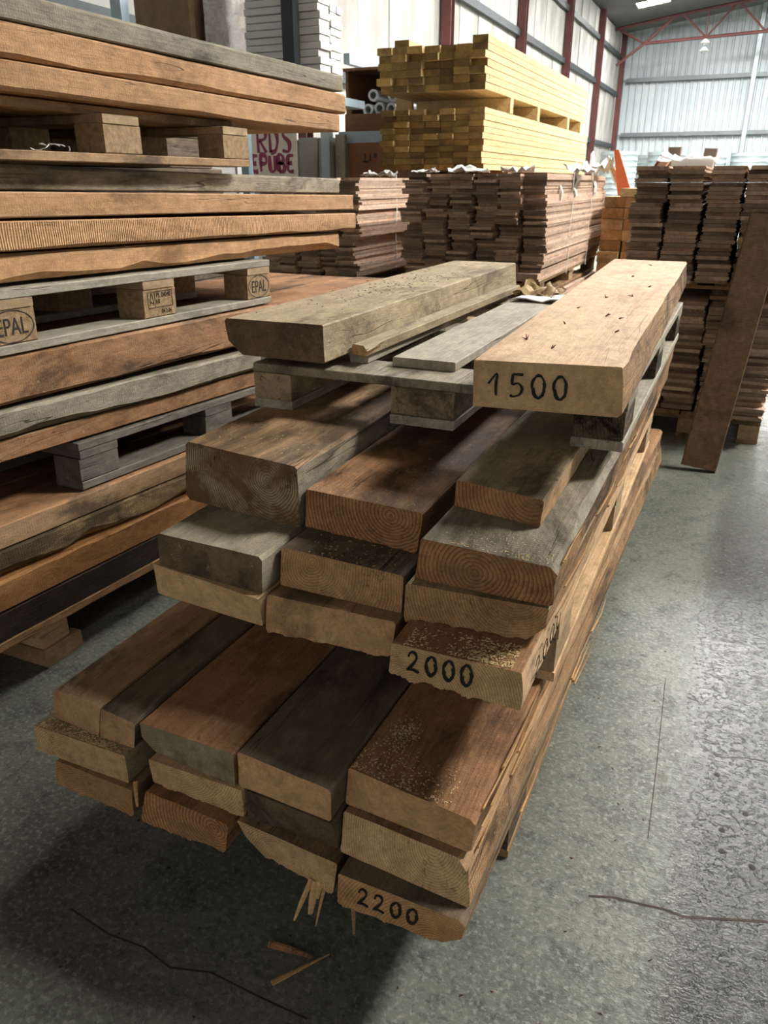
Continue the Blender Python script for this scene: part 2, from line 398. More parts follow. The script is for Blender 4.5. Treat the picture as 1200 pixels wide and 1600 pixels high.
def plank(name, fq, zt, zb, yfar, mats, label=None, cat='plank', yaw=0.0, tilt=0.0, ch=.003, amp=.0015, wane=None, ragged=None, edge_mats=None,
          nx=7, nzs=4, ny=16, seed=None, group=None, notch=None, sag=0.0, end_rough=.0012, near=None):
    """A sawn plank. fq = front corners (TL, TR, BL, BR) as (x, y); runs along +Y (yaw, tilt are slopes dx/dy, dz/dy).
    wane: {'TR': depth} worn long edges; ragged: torn lower edge of the front end; notch: corner breaks."""
    seed = random.uniform(0, 50) if seed is None else seed
    TL, TR, BL, BR = [Vector((p[0], p[1], z)) for p, z in zip(fq, (zt, zt, zb, zb))]
    org = Vector(((TL.x + TR.x + BL.x + BR.x) / 4, (TL.y + TR.y + BL.y + BR.y) / 4, zb))
    wane = wane or {}; edge_mats = edge_mats or {}
    corners = [('TL', TL), ('TR', TR), ('BR', BR), ('BL', BL)]
    # perimeter parameters, clockwise seen from the front: top L->R, right T->B, bottom R->L, left B->T
    per = []
    for e in range(4):
        n = (nx, nzs, nx if not ragged else 72, nzs)[e]
        for i in range(n):
            per.append((e, i / (n - 1)))
    K = len(per)
    side_name = ('T', 'R', 'B', 'L')
    ys = [0.0]
    base = [(.004 if ragged else .012)] + [((i + 1) / ny) ** 1.25 for i in range(ny)]
    verts = []
    Lref = yfar - org.y
    tl = [0.0, .006 / Lref] + [((i + 1) / ny) ** 1.2 for i in range(ny)]
    for si, s in enumerate(tl):
        # corner positions of this section
        cs = {}
        for nme, c in corners:
            y = c.y + (yfar - c.y) * s
            d = y - c.y
            cs[nme] = Vector((c.x + yaw * d, y, c.z + tilt * d - sag * math.sin(math.pi * s)))
        chs = {}
        for nme, c in cs.items():
            w = wane.get(nme, 0.0)
            k = ch
            if w:
                k = ch + w * max(0.0, .45 + 1.1 * nz(c, 5.0, seed + 11) + .5 * nz(c, 23.0, seed + 5))
            if notch and nme in notch and s * Lref < notch[nme][1]:
                k = max(k, notch[nme][0] * (1 - s * Lref / notch[nme][1]) ** .5)
            chs[nme] = k
        order = ('TL', 'TR', 'BR', 'BL')
        cen = (cs['TL'] + cs['BR']) / 2
        for e, u in per:
            A = order[e]; B = order[(e + 1) % 4]
            a, b = cs[A], cs[B]
            ln = (b - a).length
            ka, kb = min(chs[A], ln * .45), min(chs[B], ln * .45)
            p = a.lerp(b, (ka + (ln - ka - kb) * u) / ln)
            nrm = ((0, 0, 1), (1, 0, 0), (0, 0, -1), (-1, 0, 0))[e]
            am = amp * (1.0 if 0 < u < 1 else .6) * (.3 if e in (0, 2) else 1.0)
            dsp = am * (nz(p, 9.0, seed) + .6 * nz(p, 31.0, seed + 3))
            if edge_mats.get(side_name[e]) is not None:
                dsp += am * 2.2 * nz(p, 26.0, seed + 9)
            p = p + Vector(nrm) * dsp
            if si == 0:
                p.y += end_rough * nz(p, 60, seed)
                if ragged and e == 2:
                    q = max(0.0, nz((p.x, 0, 0), 45, seed) + .25) * (.35 + abs(nz((p.x, 0, 3), 420, seed)) * 2.0)
                    p.z -= ragged * (q - .12)
                    p.y -= .003 * q
            verts.append(tuple(p - org))
    f = []; fm = []
    ns = len(tl)
    for si in range(ns - 1):
        for i in range(K):
            j = (i + 1) % K
            f.append((si * K + i, si * K + j, (si + 1) * K + j, (si + 1) * K + i))
            e, u = per[i]
            mi = edge_mats.get(side_name[e], 0)
            fm.append(mi)
    # front end: strips between the top edge and the bottom edge (fan over a centre point)
    c0 = len(verts); verts.append(tuple(((TL + TR + BL + BR) / 4) - org))
    for i in range(K):
        f.append((c0, (i + 1) % K, i)); fm.append(1)
    c1 = len(verts); last = (ns - 1) * K
    verts.append(tuple(sum((Vector(verts[last + i]) for i in range(K)), Vector()) / K))
    for i in range(K):
        f.append((c1, last + i, last + (i + 1) % K)); fm.append(1)
    me = bpy.data.meshes.new(name)
    me.from_pydata(verts, [], [q[::-1] for q in f])
    me.polygons.foreach_set('material_index', fm)
    me.shade_smooth(); me.set_sharp_from_angle(angle=math.radians(28))
    me.update()
    o = link(name, me, mats, loc=org)
    if label: tag(o, label, cat, group)
    return o

def ribbon(name, strokes, width, place, parent, mat, lift=.0006, th=.0006):
    """Hand-drawn strokes as thin raised ribbons; place(u, v) -> (point, normal) in the parent's local space."""
    v = []; f = []
    for st in strokes:
        wd = width
        pts = [Vector((a, b)) for a, b in st]
        # resample with a spline feel
        q = []
        for i in range(len(pts) - 1):
            p0 = pts[max(i - 1, 0)]; p1 = pts[i]; p2 = pts[i + 1]; p3 = pts[min(i + 2, len(pts) - 1)]
            for k in range(4):
                t_ = k / 4
                q.append(.5 * ((2 * p1) + (p2 - p0) * t_ + (2 * p0 - 5 * p1 + 4 * p2 - p3) * t_ ** 2 + (3 * p1 - p0 - 3 * p2 + p3) * t_ ** 3))
        q.append(pts[-1])
        n0 = len(v)
        for i, p in enumerate(q):
            d = (q[min(i + 1, len(q) - 1)] - q[max(i - 1, 0)])
            P, nr, sx, sy = place(p.x, p.y)
            d3 = Vector((d.x * sx, d.y * sy)); d3 = d3.normalized() if d3.length > 1e-9 else Vector((1, 0))
            o2 = Vector((-d3.y, d3.x)) * (wd * (.42 + .12 * math.sin(i * 1.7 + len(v))))
            for sg in (1, -1):
                Q, nr2, _, _ = place(p.x + sg * o2.x / sx, p.y + sg * o2.y / sy)
                v.append(tuple(Q + nr2 * (lift + th)))
                v.append(tuple(Q + nr2 * lift))
        for i in range(len(q) - 1):
            a = n0 + i * 4; b = a + 4
            f += [(a, b, b + 2, a + 2), (a + 1, a + 3, b + 3, b + 1), (a, a + 1, b + 1, b), (a + 2, b + 2, b + 3, a + 3)]
    me = bpy.data.meshes.new(name); me.from_pydata(v, [], f); me.validate(); me.update()
    return link(name, me, mat, parent)

def loop(cx, cy, rx, ry, turns=1.0, start=1.5, k=14, wob=.06):
    n = int(k * turns) + 1
    return [(cx + rx * math.cos(start + 2 * math.pi * i / k) * (1 + wob * math.sin(i * 2.3)), cy + ry * math.sin(start + 2 * math.pi * i / k) * (1 + wob * math.cos(i * 1.9))) for i in range(n)]

def digits(text, u0, u1, v0, v1):
    S = {'1': [[(.05, .5), (.55, .98), (.5, .5), (.52, .0)]],
         '2': [[(.1, .72), (.2, .95), (.5, 1.0), (.68, .8), (.55, .5), (.15, .08), (.05, .02), (.5, .08), (.9, .0)]],
         '5': [[(.85, .98), (.25, .98)], [(.25, .98), (.22, .55), (.55, .6), (.8, .4), (.68, .12), (.3, .0), (.1, .06)]],
         '0': [loop(.5, .5, .36, .48, 1.55), loop(.52, .47, .3, .44, .6, 3.2)]}
    out = []; w = (u1 - u0) / len(text)
    for i, ch in enumerate(text):
        for st in S[ch]:
            out.append([(u0 + (i + .08 + .8 * a) * w, v0 + (v1 - v0) * b + .0) for a, b in st])
    return out

def front_place(fq, zt, zb, org):
    TL, TR, BL, BR = [Vector((p[0], p[1], z)) - org for p, z in zip(fq, (zt, zt, zb, zb))]
    sx = (TR - TL).length; sy = (TL - BL).length
    nr = (TR - TL).cross(TL - BL).normalized()
    if nr.y > 0: nr = -nr
    def place(u, v):
        a = BL.lerp(BR, u); b = TL.lerp(TR, u)
        return a.lerp(b, v), nr, sx, sy
    return place

def flakes(name, label, n, spot, size, mat, cat='sawdust', seed=1, flat=.3):
    """loose sawdust: many tiny flakes, one object"""
    rs = random.Random(seed); v = []; f = []
    for i in range(n):
        p = Vector(spot(rs)); s = size * rs.uniform(.4, 1.6); a = rs.uniform(0, 6.28)
        d = Vector((math.cos(a), math.sin(a), rs.uniform(-.1, .3))) * s
        w = Vector((-math.sin(a), math.cos(a), 0)) * s * rs.uniform(.2, .6)
        k = len(v)
        up = Vector((0, 0, s * flat + .0003))
        v += [tuple(p - d - w + Vector((0, 0, .0004))), tuple(p + d - w + Vector((0, 0, .0004))), tuple(p + w + Vector((0, 0, .0004))), tuple(p + up)]
        f += [(k, k + 1, k + 3), (k + 1, k + 2, k + 3), (k + 2, k, k + 3), (k, k + 2, k + 1)]
    me = bpy.data.meshes.new(name); me.from_pydata(v, [], f); me.update()
    o = link(name, me, mat)
    tag(o, label, cat, kind='stuff')
    return o

def nth(i):
    w = ('first', 'second', 'third', 'fourth', 'fifth', 'sixth', 'seventh', 'eighth', 'ninth', 'tenth')
    return w[i] if i < 10 else '%d%s' % (i + 1, 'st' if (i + 1) % 10 == 1 and i != 10 else 'nd' if (i + 1) % 10 == 2 and i != 11 else 'rd' if (i + 1) % 10 == 3 and i != 12 else 'th')

# ------------------------------------------------------------------ the hall
XW, XR, YF, YB = -5.5, 14.5, 35.0, -7.0
EAVE, RIDGE, XRIDGE = 6.45, 7.75, 4.5
struct(MB().box(XW - .3, XR + .3, YB - 8, YF + .3, -.2, 0).build('floor', 'floor'))

def roofz(x): return EAVE + (RIDGE - EAVE) * (1 - abs(x - XRIDGE) / (XRIDGE - XW if x < XRIDGE else XR - XRIDGE))
xs = sorted({XW - .3, XRIDGE, XR + .3, -4.5, -3.5, -1.4, 1.2, 4.2, 5.8}); ysr = sorted({YB, YF + .3} | {q for s in SKY for q in s[2:]})
rb = MB(); wi = 0
for i in range(len(xs) - 1):
    for j in range(len(ysr) - 1):
        a, b, c, d = xs[i], xs[i + 1], ysr[j], ysr[j + 1]
        if any(s[0] <= a + 1e-4 and b <= s[1] + 1e-4 and s[2] <= c + 1e-4 and d <= s[3] + 1e-4 for s in SKY): continue
        za, zb_ = roofz(a), roofz(b)
        rb.quad_box([(a, c, za), (b, c, zb_), (b, d, zb_), (a, d, za), (a, c, za + .08), (b, c, zb_ + .08), (b, d, zb_ + .08), (a, d, za + .08)])
struct(rb.build('ceiling', 'roof'))
for k, s in enumerate(SKY):
    m_ = MB()
    parts = [(s[0], s[1])] if not (s[0] < XRIDGE < s[1]) else [(s[0], XRIDGE), (XRIDGE, s[1])]
    for a, b in parts:
        za, zb_ = roofz(a) + .03, roofz(b) + .03
        m_.quad_box([(a, s[2], za), (b, s[2], zb_), (b, s[3], zb_), (a, s[3], za), (a, s[2], za + .02), (b, s[2], zb_ + .02), (b, s[3], zb_ + .02), (a, s[3], za + .02)])
    struct(m_.build('window_%d' % (k + 1), 'sky'))

# left wall: fibre panels between girts, red columns
wl = struct(MB().box(XW - .3, XW - .12, YB, YF, 0, EAVE).build('wall_left', 'panel'))
pm = {}
def panel_mesh(w, h):
    key = (round(w, 3), round(h, 3))
    if key not in pm:
        pm[key] = MB().box(-.05, .05, .012, w - .012, .012, h - .012).mesh('wall_panel')
    return pm[key]
for (z0, z1) in ((0, 2.55), (2.55, 4.35), (4.35, 6.4)):
    y = 6.0
    while y < YF - .5:
        link('panel', panel_mesh(1.1, z1 - z0), 'panel', wl, loc=(XW - .06 + random.uniform(-.015, .015), y, z0))
        y += 1.1
for z in (2.55, 4.35, 5.6):
    MB().box(XW, XW + .09, 5, YF, z - .07, z + .07).build('girt', 'darksteel', wl)
trn = 0
def column(x, y, h, mat='redsteel'):
    global trn; trn += 1
    m_ = MB()
    m_.box(x + .08, x + .1, y - .08, y + .08, 0, h)
    m_.box(x, x + .18, y - .1, y - .08, 0, h); m_.box(x, x + .18, y + .08, y + .1, 0, h)
    return struct(m_.build('trim_%d' % trn, mat))
for y in (9.6, 14.9, 19.9, 24.8, 29.8, 34.6):
    column(XW + .02, y, EAVE - .05)
# roof trusses with knee braces
def truss(y):
    global trn; trn += 1
    m_ = MB()
    for a, b, r in (((-5.35, 5.15), (-4.43, 5.8), .045), ((-4.43, 5.8), (-3.45, 6.6), .05), ((-5.5, 6.3), (-3.4, 6.6), .06), ((-3.4, 6.6), (4.5, 7.55), .06), ((-4.43, 5.8), (4.5, 6.1), .055), ((-3.2, 6.6), (-2.38, 5.87), .035),
                    ((-2.38, 5.87), (-1.55, 6.8), .035), ((-1.4, 6.8), (-.5, 5.93), .035), ((-.5, 5.93), (.4, 7.0), .035), ((.5, 7.0), (1.4, 6.0), .035), ((-2.38, 5.87), (-2.38, 6.7), .025), ((-4.43, 5.8), (-5.4, 6.3), .035)):
        m_.tube((a[0], y, a[1]), (b[0], y, b[1]), r, 6)
    struct(m_.build('trim_%d' % trn, 'redsteel'))
truss(33.0)
e = empty('pendant_lamp', (-2.38, 33.0, 5.45)); tag(e, 'white double pendant lamp hanging under the far truss', 'lamp')
for z in (.0, .24):
    sh = MB().tube((0, 0, z), (0, 0, z + .13), .17, 14, r1=.05).build('shade', 'white', e)
    MB().tube((0, 0, z - .05), (0, 0, z + .03), .05, 10).build('bulb', 'white', sh)
MB().tube((0, 0, .1), (0, 0, .45), .012, 6).build('cord', 'darksteel', e)
# far wall: ribbed sheets between girts
wf = struct(MB().box(XW, XR, YF + .1, YF + .25, 0, EAVE + 1.4).build('wall_far', 'sheet'))
fp = {}
def ribbed(w, h):
    key = (round(w, 2), round(h, 2))
    if key in fp: return fp[key]
    prof = []; n = int(w / .25)
    for i in range(n):
        x = i * .25
        prof += [(x, 0), (x + .15, 0), (x + .175, -.055), (x + .225, -.055)]
    prof.append((w, 0))
    v = [(x, y, z) for z in (0.015, h - .015) for x, y in prof]; k = len(prof)
    me = bpy.data.meshes.new('ribbed_sheet'); me.from_pydata(v, [], [(i, i + 1, k + i + 1, k + i) for i in range(k - 1)]); me.update()
    fp[key] = me
    return me
for z0, z1 in ((0, 2.95), (2.95, 4.85), (4.85, 6.6), (6.6, 7.9)):
    for i in range(10):
        link('ribbed_sheet', ribbed(1.0, z1 - z0), 'sheet', wf, loc=(XW + i * 1.0, YF + .08 - .004 * (i % 2), z0))
for z in (2.95, 4.85):
    MB().box(XW + .3, XR, YF - .14, YF + .02, z - .07, z + .07).build('girt', 'greysteel', wf)
MB().box(-.75, -.6, YF - .2, YF - .02, 0, 7.5).build('wind_post', 'galv', wf)
struct(MB().box(XR, XR + .2, YB, YF, 0, EAVE).build('wall_right', 'sheet'))

# expansion joints and bolt holes of the floor
M['joint'] = plain('rusty_joint', H('4a4036'), .9, 0, .2, 30.)
for nm, pts, w, mt in (('floor_joint', [(-.007, 1.872), (.006, 1.549), (.014, 1.284)], .002, 'joint'), ('floor_crack', [(-0.931, 0.685), (-0.83, 0.673), (-0.757, 0.678), (-0.692, 0.666), (-0.623, 0.687), (-0.533, 0.684), (-0.437, 0.684)], .0035, 'joint'), ('floor_crack', [(-.07, 1.097), (-.03, 1.112), (.018, 1.118), (.06, 1.124), (.096, 1.122), (.15, 1.142), (.234, 1.173), (.4, 1.19)], .005, 'joint'),
                   ('floor_crack', [(.103, 1.616), (.14, 1.602), (.19, 1.622), (.239, 1.629), (.36, 1.66)], .0025, 'brand')):
    m_ = MB()
    for a, b in zip(pts, pts[1:]):
        d = Vector((b[0] - a[0], b[1] - a[1], 0)).normalized(); n_ = Vector((-d.y, d.x, 0)) * w / 2
        A = Vector((a[0], a[1], .0004)); Bp = Vector((b[0], b[1], .0004))
        m_.v += [tuple(A - n_), tuple(Bp - n_), tuple(Bp + n_), tuple(A + n_)]; k = len(m_.v) - 4
        m_.f.append((k, k + 1, k + 2, k + 3)); m_.m.append(0)
    m_.build(nm, mt, bpy.data.objects['floor'])
for x, y in ((.134, 1.537), (.15, 1.368), (.152, 1.31), (.207, 1.292), (.194, 1.435)):
    m_ = MB().tube((x, y, -.002), (x, y, .0006), .0065, 12)
    m_.build('bolt_hole', 'brand', bpy.data.objects['floor'])

# ------------------------------------------------------------------ pallets
def pallet(name, label, x0, x1, y0, y1, z0, z1, deck=None, mats=('pal', 'palgrey', 'chip'), group=None, yaw=0.0, tilt=0.0, tb=.02, ny=3, deck_y=None, wob=0.004):
    e = empty(name, (x0, y0, z0)); tag(e, label, 'pallet', group)
    e.rotation_euler = (math.atan(tilt), 0, -math.atan(yaw))
    w, l, h = x1 - x0, y1 - y0, z1 - z0
    rs = random.Random(name + label)
    bl = .145; bw = .1
    if deck is None:
        dw = .12
        deck = [(i * (w - dw) / 4, i * (w - dw) / 4 + dw) for i in range(5)]
    dy = deck_y or (0, l)
    for a, b in deck:
        j = rs.uniform(-wob, wob)
        MB().box(a, b, dy[0] + j, dy[1] + j, h - tb, h, ch=.002).build('deck_board', mats[1], e)
    for k in range(3):
        yy = k * (l - bl) / 2
        MB().box(0, w, yy + .004, yy + bl - .004, h - 2 * tb, h - tb - .0005, ch=.002).build('stringer_board', mats[0], e)
        for q in range(3):
            xx = (0, (w - bl) / 2, w - bw)[q]; ww = (bw, bl, bw)[q]
            r = rs.uniform(-.003, .003)
            MB().box(xx + .002, xx + ww - .002, yy + .002 + r, yy + bl - .002 + r, tb + .0005, h - 2 * tb - .0005, ch=.003).build('block', mats[2], e)
    for q in range(3):
        xx = (0, (w - bl) / 2, w - bw)[q]; ww = (bw, bl, bw)[q]
        MB().box(xx, xx + ww, 0, l, 0, tb, ch=.002).build('bottom_board', mats[1], e)
    return e

pallet('wooden_pallet', 'low wooden pallet on the floor under the planks marked 2200', -1.0, -.232, 1.12, 2.85, 0.0, .157, mats=('brown', 'brown', 'chipdark'))
pallet('wooden_pallet', 'pale pallet between the 2000 pack and the 2200 pack', -.97, -.195, 1.22, 2.75, .3615, .491, mats=('pal', 'pale', 'pal'))
pallet('wooden_pallet', 'weathered top pallet of the front stack, carrying the board marked 1500', -.975, -.15, 1.46, 2.72, .745, .865,
       deck=[(.0, .13), (.2, .245), (.303, .45), (.59, .69), (.72, .825)], mats=('grey', 'palgrey', 'dusty'), deck_y=(.1, 1.26), tb=.02)

tp = bpy.data.objects['wooden_pallet.002']
for c_ in tp.children:
    if c_.name.startswith('block') and min(v_.co.x for v_ in c_.data.vertices) > .7:
        c_.data.materials[0] = M['bark']
# ------------------------------------------------------------------ front stack: planks (x, y of the front corners: TL, TR, BL, BR, top, bottom)
F = {
'a43': ((-0.445, 0.861), (-0.225, 0.835), (-0.446, 0.850), (-0.229, 0.836), 0.360, 0.295),
'a42': ((-0.442, 0.836), (-0.225, 0.820), (-0.439, 0.814), (-0.216, 0.797), 0.294, 0.229),
'a41': ((-0.423, 0.776), (-0.212, 0.772), (-0.428, 0.778), (-0.222, 0.780), 0.228, 0.158),
'a33': ((-0.629, 0.821), (-0.448, 0.805), (-0.626, 0.813), (-0.449, 0.806), 0.360, 0.295),
'a32': ((-0.610, 0.810), (-0.446, 0.802), (-0.614, 0.814), (-0.443, 0.817), 0.294, 0.229),
'a31': ((-0.630, 0.803), (-0.432, 0.791), (-0.612, 0.816), (-0.442, 0.791), 0.228, 0.158),
'a23': ((-0.826, 0.814), (-0.632, 0.813), (-0.836, 0.826), (-0.630, 0.808), 0.360, 0.295),
'a22': ((-0.808, 0.804), (-0.617, 0.806), (-0.816, 0.817), (-0.621, 0.812), 0.294, 0.229),
'a21': ((-0.816, 0.794), (-0.636, 0.788), (-0.831, 0.788), (-0.652, 0.792), 0.228, 0.158),
'a13': ((-1.037, 0.826), (-0.917, 0.819), (-1.043, 0.823), (-0.930, 0.816), 0.360, 0.295),
'a13b': ((-0.914, 0.817), (-0.831, 0.808), (-0.926, 0.815), (-0.848, 0.815), 0.360, 0.295),
'a12': ((-1.064, 0.791), (-0.851, 0.794), (-1.074, 0.795), (-0.854, 0.796), 0.294, 0.229),
'a11': ((-1.022, 0.788), (-0.839, 0.785), (-1.043, 0.796), (-0.852, 0.793), 0.228, 0.158),
'b31': ((-0.408, 0.944), (-0.198, 0.949), (-0.415, 0.953), (-0.194, 0.941), 0.555, 0.492),
'b32': ((-0.415, 1.022), (-0.184, 1.037), (-0.418, 1.023), (-0.185, 1.040), 0.620, 0.556),
'b33': ((-0.399, 1.045), (-0.175, 1.027), (-0.409, 1.044), (-0.181, 1.041), 0.695, 0.621),
'b34': ((-0.393, 1.194), (-0.231, 1.163), (-0.394, 1.192), (-0.232, 1.160), 0.744, 0.696),
'b21': ((-0.668, 0.998), (-0.424, 1.003), (-0.664, 0.980), (-0.429, 0.992), 0.555, 0.492),
'b22': ((-0.672, 1.058), (-0.429, 1.045), (-0.664, 1.035), (-0.426, 1.032), 0.620, 0.556),
'b23': ((-0.674, 1.158), (-0.433, 1.140), (-0.676, 1.153), (-0.440, 1.132), 0.695, 0.621),
'b11': ((-0.930, 1.012), (-0.672, 0.976), (-0.925, 1.010), (-0.676, 0.990), 0.555, 0.492),
'b12': ((-0.912, 1.015), (-0.680, 1.008), (-0.910, 1.010), (-0.674, 0.992), 0.620, 0.556),
'b13': ((-0.960, 1.182), (-0.680, 1.139), (-0.968, 1.174), (-0.681, 1.140), 0.744, 0.621),
'c1': ((-1.023, 1.434), (-0.780, 1.442), (-1.015, 1.440), (-0.773, 1.432), 0.945, 0.866),
'c2': ((-0.382, 1.229), (-0.146, 1.271), (-0.384, 1.240), (-0.138, 1.268), 0.948, 0.866),
}
G2 = 'planks of the 2200 pack'; G3 = 'planks of the 2000 pack'
B = {}
def pk(k, yfar, mats, label, **kw):
    q = F[k]
    B[k] = plank('plank', q[:4], q[4], q[5], yfar, mats, label, **kw)
    return B[k]
YW = .026
pk('a43', 2.98, ('red', 'e_plain', 'rough'), 'red-brown plank with sawdust on its front, top right corner of the lowest pack', yaw=YW, edge_mats={'R': 2}, wane={'TR': .008, 'BR': .006}, group=G2, amp=.002)
pk('a42', 3.0, ('brown', 'e_pale', 'rough'), 'pale plank end with wide arched rings, directly above the plank marked 2200', yaw=YW, edge_mats={'R': 2}, wane={'TR': .012}, notch={'TR': (.02, .05)}, group=G2)
pk('a41', 2.98, ('dark', 'e_tan', 'rough'), 'plank end marked 2200 in black, lowest at the right corner', yaw=YW * .8, edge_mats={'R': 2}, wane={'TR': .01, 'BR': .02}, notch={'BR': (.028, .1), 'TR': (.012, .06)}, ragged=.004, group=G2)
pk('a33', 2.99, ('dark', 'e_plain'), 'dark-topped plank with smooth tan end, third from the left in the lowest pack', yaw=.02, group=G2, ch=.004)
pk('a32', 2.97, ('dark', 'e_dark'), 'dark grey recessed plank end under the dark-topped plank', yaw=.02, group=G2)
pk('a31', 2.98, ('brown', 'e_pale', 'brown'), 'plank end with torn splintered lower corner hanging over the floor', yaw=.02, ragged=.010, notch={'BL': (.03, .5)}, group=G2)
pk('a23', 2.99, ('red', 'e_grey'), 'wide red-brown plank with grey ringed end and curved underside, lowest pack', yaw=.018, wane={'BL': .02}, notch={'BL': (.028, 1.2)}, group=G2)
pk('a22', 2.97, ('pale', 'e_pale'), 'pale ringed plank end under the curved grey-ended plank', yaw=.018, ragged=.004, group=G2)
pk('a21', 2.98, ('red', 'e_red'), 'orange-brown plank end with a knot, bottom layer second from the left', yaw=.018, ragged=.004, wane={'TR': .006}, group=G2)
pk('a13', 2.98, ('brown', 'e_plain'), 'narrow brown plank at the far left of the top layer, lowest pack', yaw=.016, group=G2, ch=.004, wane={'TL': .004})
pk('a13b', 2.97, ('dark', 'e_plain'), 'narrow darker plank beside the leftmost one, lowest pack', yaw=.016, group=G2, wane={'TR': .01})
pk('a12', 2.96, ('dusty', 'e_pale', 'e_red'), 'plank end dusted with sawdust, sticking out furthest left in the lowest pack', yaw=.016, group=G2)
pk('a11', 2.98, ('brown', 'e_tan'), 'lowest left plank end with fine rings, just above the floor', yaw=.016, ragged=.003, group=G2)
pk('b31', 2.95, ('red', 'e_pale', 'pink'), 'plank end marked 2000 in black with ragged lower edge', edge_mats={'R': 2}, ragged=.009, group=G3, amp=.0018)
pk('b32', 2.93, ('dusty', 'e_tan', 'rough'), 'ragged fine-ringed plank end directly above the plank marked 2000', edge_mats={'R': 2}, ragged=.009, wane={'BR': .012}, notch={'BR': (.03, .25)}, group=G3, yaw=.004)
pk('b33', 2.94, ('grey', 'e_red', 'rough'), 'wide grey-topped plank with brown figured end and sawdust, right of the middle pack', edge_mats={'R': 2}, wane={'TR': .012, 'BR': .006}, notch={'TR': (.012, .03)}, group=G3, yaw=.004, amp=.0025)
pk('b34', 2.6, ('dusty', 'e_red', 'pale'), 'small narrow plank with dark arched rings, lying loose on the grey-topped plank', group=G3, edge_mats={'R': 2}, seed=4.0)
pk('b21', 2.94, ('brown', 'e_plain'), 'rough pinkish plank end at the bottom middle of the 2000 pack', ragged=.006, group=G3, ch=.005)
pk('b22', 2.93, ('dark', 'e_tan'), 'plank end with large concentric arches in the middle of the 2000 pack', group=G3)
pk('b23', 2.94, ('red', 'e_red'), 'red-brown plank with dark streaked rings and a split, beside the thick beam', group=G3, ragged=.003)
pk('b11', 2.93, ('pale', 'e_smooth'), 'pale smooth plank end with a cracked lower corner, bottom left of the 2000 pack', group=G3, wane={'BL': .01})
pk('b12', 2.94, ('grey', 'e_dark'), 'dark-ended dusty plank resting on the pale smooth plank', group=G3, ch=.004, wane={'TR': .006})
pk('b13', 2.9, ('brown', 'e_mould', 'grey'), 'thick beam with mouldy brown end, highest on the left of the 2000 pack', edge_mats={'R': 2}, ch=.004, wane={'TR': .004, 'TL': .006, 'BL': .01}, group=G3, cat='beam', amp=.0025)
pk('c1', 2.93, ('dusty', 'e_dark', 'dusty'), 'thick dusty grey-brown board with dark end, upper left on the top pallet', ch=.003, wane={'BL': .012, 'TL': .004}, notch={'BL': (.03, .12)}, yaw=.01, amp=.002)
pk('c2', 2.86, ('pink', 'e_smooth', 'rough'), 'pinkish sawn board marked 1500 in black, with bark edge, on the top pallet', edge_mats={'R': 2}, tilt=.018, yaw=-.012, wane={'TR': .004, 'BR': .008}, ch=.0012, amp=.002, end_rough=.0006)

# handwriting
def front_text(k, text, u0, u1, v0, v1, w):
    q = F[k]; o = B[k]
    return ribbon('marker_writing', digits(text, u0, u1, v0, v1), w, front_place(q[:4], q[4], q[5], o.location), o, 'ink', lift=.0015)
front_text('c2', '1500', .09, .67, .28, .76, .0046)
front_text('b31', '2000', .13, .67, .28, .88, .0050)
front_text('a41', '2200', .16, .68, .28, .80, .0046)
# smaller 2000 on the right side of the same plank
q = F['b31']; o = B['b31']
def side_place(u, v):
    return Vector((-.1935, 1.0 + .2 * u, .500 + .048 * v)) - o.location, Vector((1, 0, 0)), .2, .048
ribbon('marker_writing', digits('2000', 0.0, 1.0, .15, .85), .0035, side_place, o, 'ink', lift=.003)

# splinters that hang from the torn end, parts of that plank
o = B['a31']
def stick(name, a, b, r0, r1, mat, parent=None, k=6):
    a = Vector(a); b = Vector(b); off = parent.location if parent else a
    m_ = MB(); mid = a.lerp(b, .55) + Vector((random.uniform(-1, 1), random.uniform(-1, 1), random.uniform(-1, 1))) * (b - a).length * .02
    d = (b - a).normalized(); s = d.orthogonal().normalized(); t_ = d.cross(s)
    for p, r in ((a, r0), (mid, (r0 + r1) * .55), (b, r1)):
        for i in range(k):
            w = 6.283 * i / k
            m_.v.append(tuple(p - off + s * math.cos(w) * r + t_ * math.sin(w) * r * .45))
    for q in range(2):
        for i in range(k):
            j = (i + 1) % k
            m_.f.append((q * k + i, q * k + j, (q + 1) * k + j, (q + 1) * k + i)); m_.m.append(0)
    m_.f += [tuple(range(k))[::-1], tuple(range(2 * k, 3 * k))]; m_.m += [0, 0]
    return m_.build(name, mat, parent, loc=(0, 0, 0) if parent else off)
for a, b, r0, r1 in (((-.474, .796, .168), (-.480, .780, .105), .0085, .0045), ((-.482, .796, .168), (-.506, .770, .088), .0065, .002), ((-.458, .797, .168), (-.468, .775, .088), .0035, .0012),
                     ((-.467, .797, .17), (-.470, .790, .135), .007, .003)):
    stick('splinter', a, b, r0, r1, 'splint', o)
rs = random.Random(31)
for k, zt_, zb_ in (('a43', .36, .295), ('a42', .294, .229), ('a41', .228, .16), ('b33', .695, .621), ('b32', .62, .556)):
    q = F[k]; o2 = B[k]
    for i in range(5):
        y = q[1][1] + (.25 if k == 'a41' else .03) + rs.random() ** 1.5 * .9; l = rs.uniform(.08, .28)
        sl = .026 if k[0] == 'a' else .004
        x = q[1][0] + sl * (y - q[1][1]) + .001
        z = (zt_ - .004) if i % 2 else rs.uniform(zb_ + .006, zt_ - .006)
        stick('splinter', (x, y, z), (x + sl * l + rs.uniform(0, .0015), y + l, z + rs.uniform(-.008, .004)), rs.uniform(.0025, .005), .001, 'splint', o2)
stick('splinter', (-.834, .792, .245), (-.826, .78, .2), .004, .002, 'splint', B['a11'])

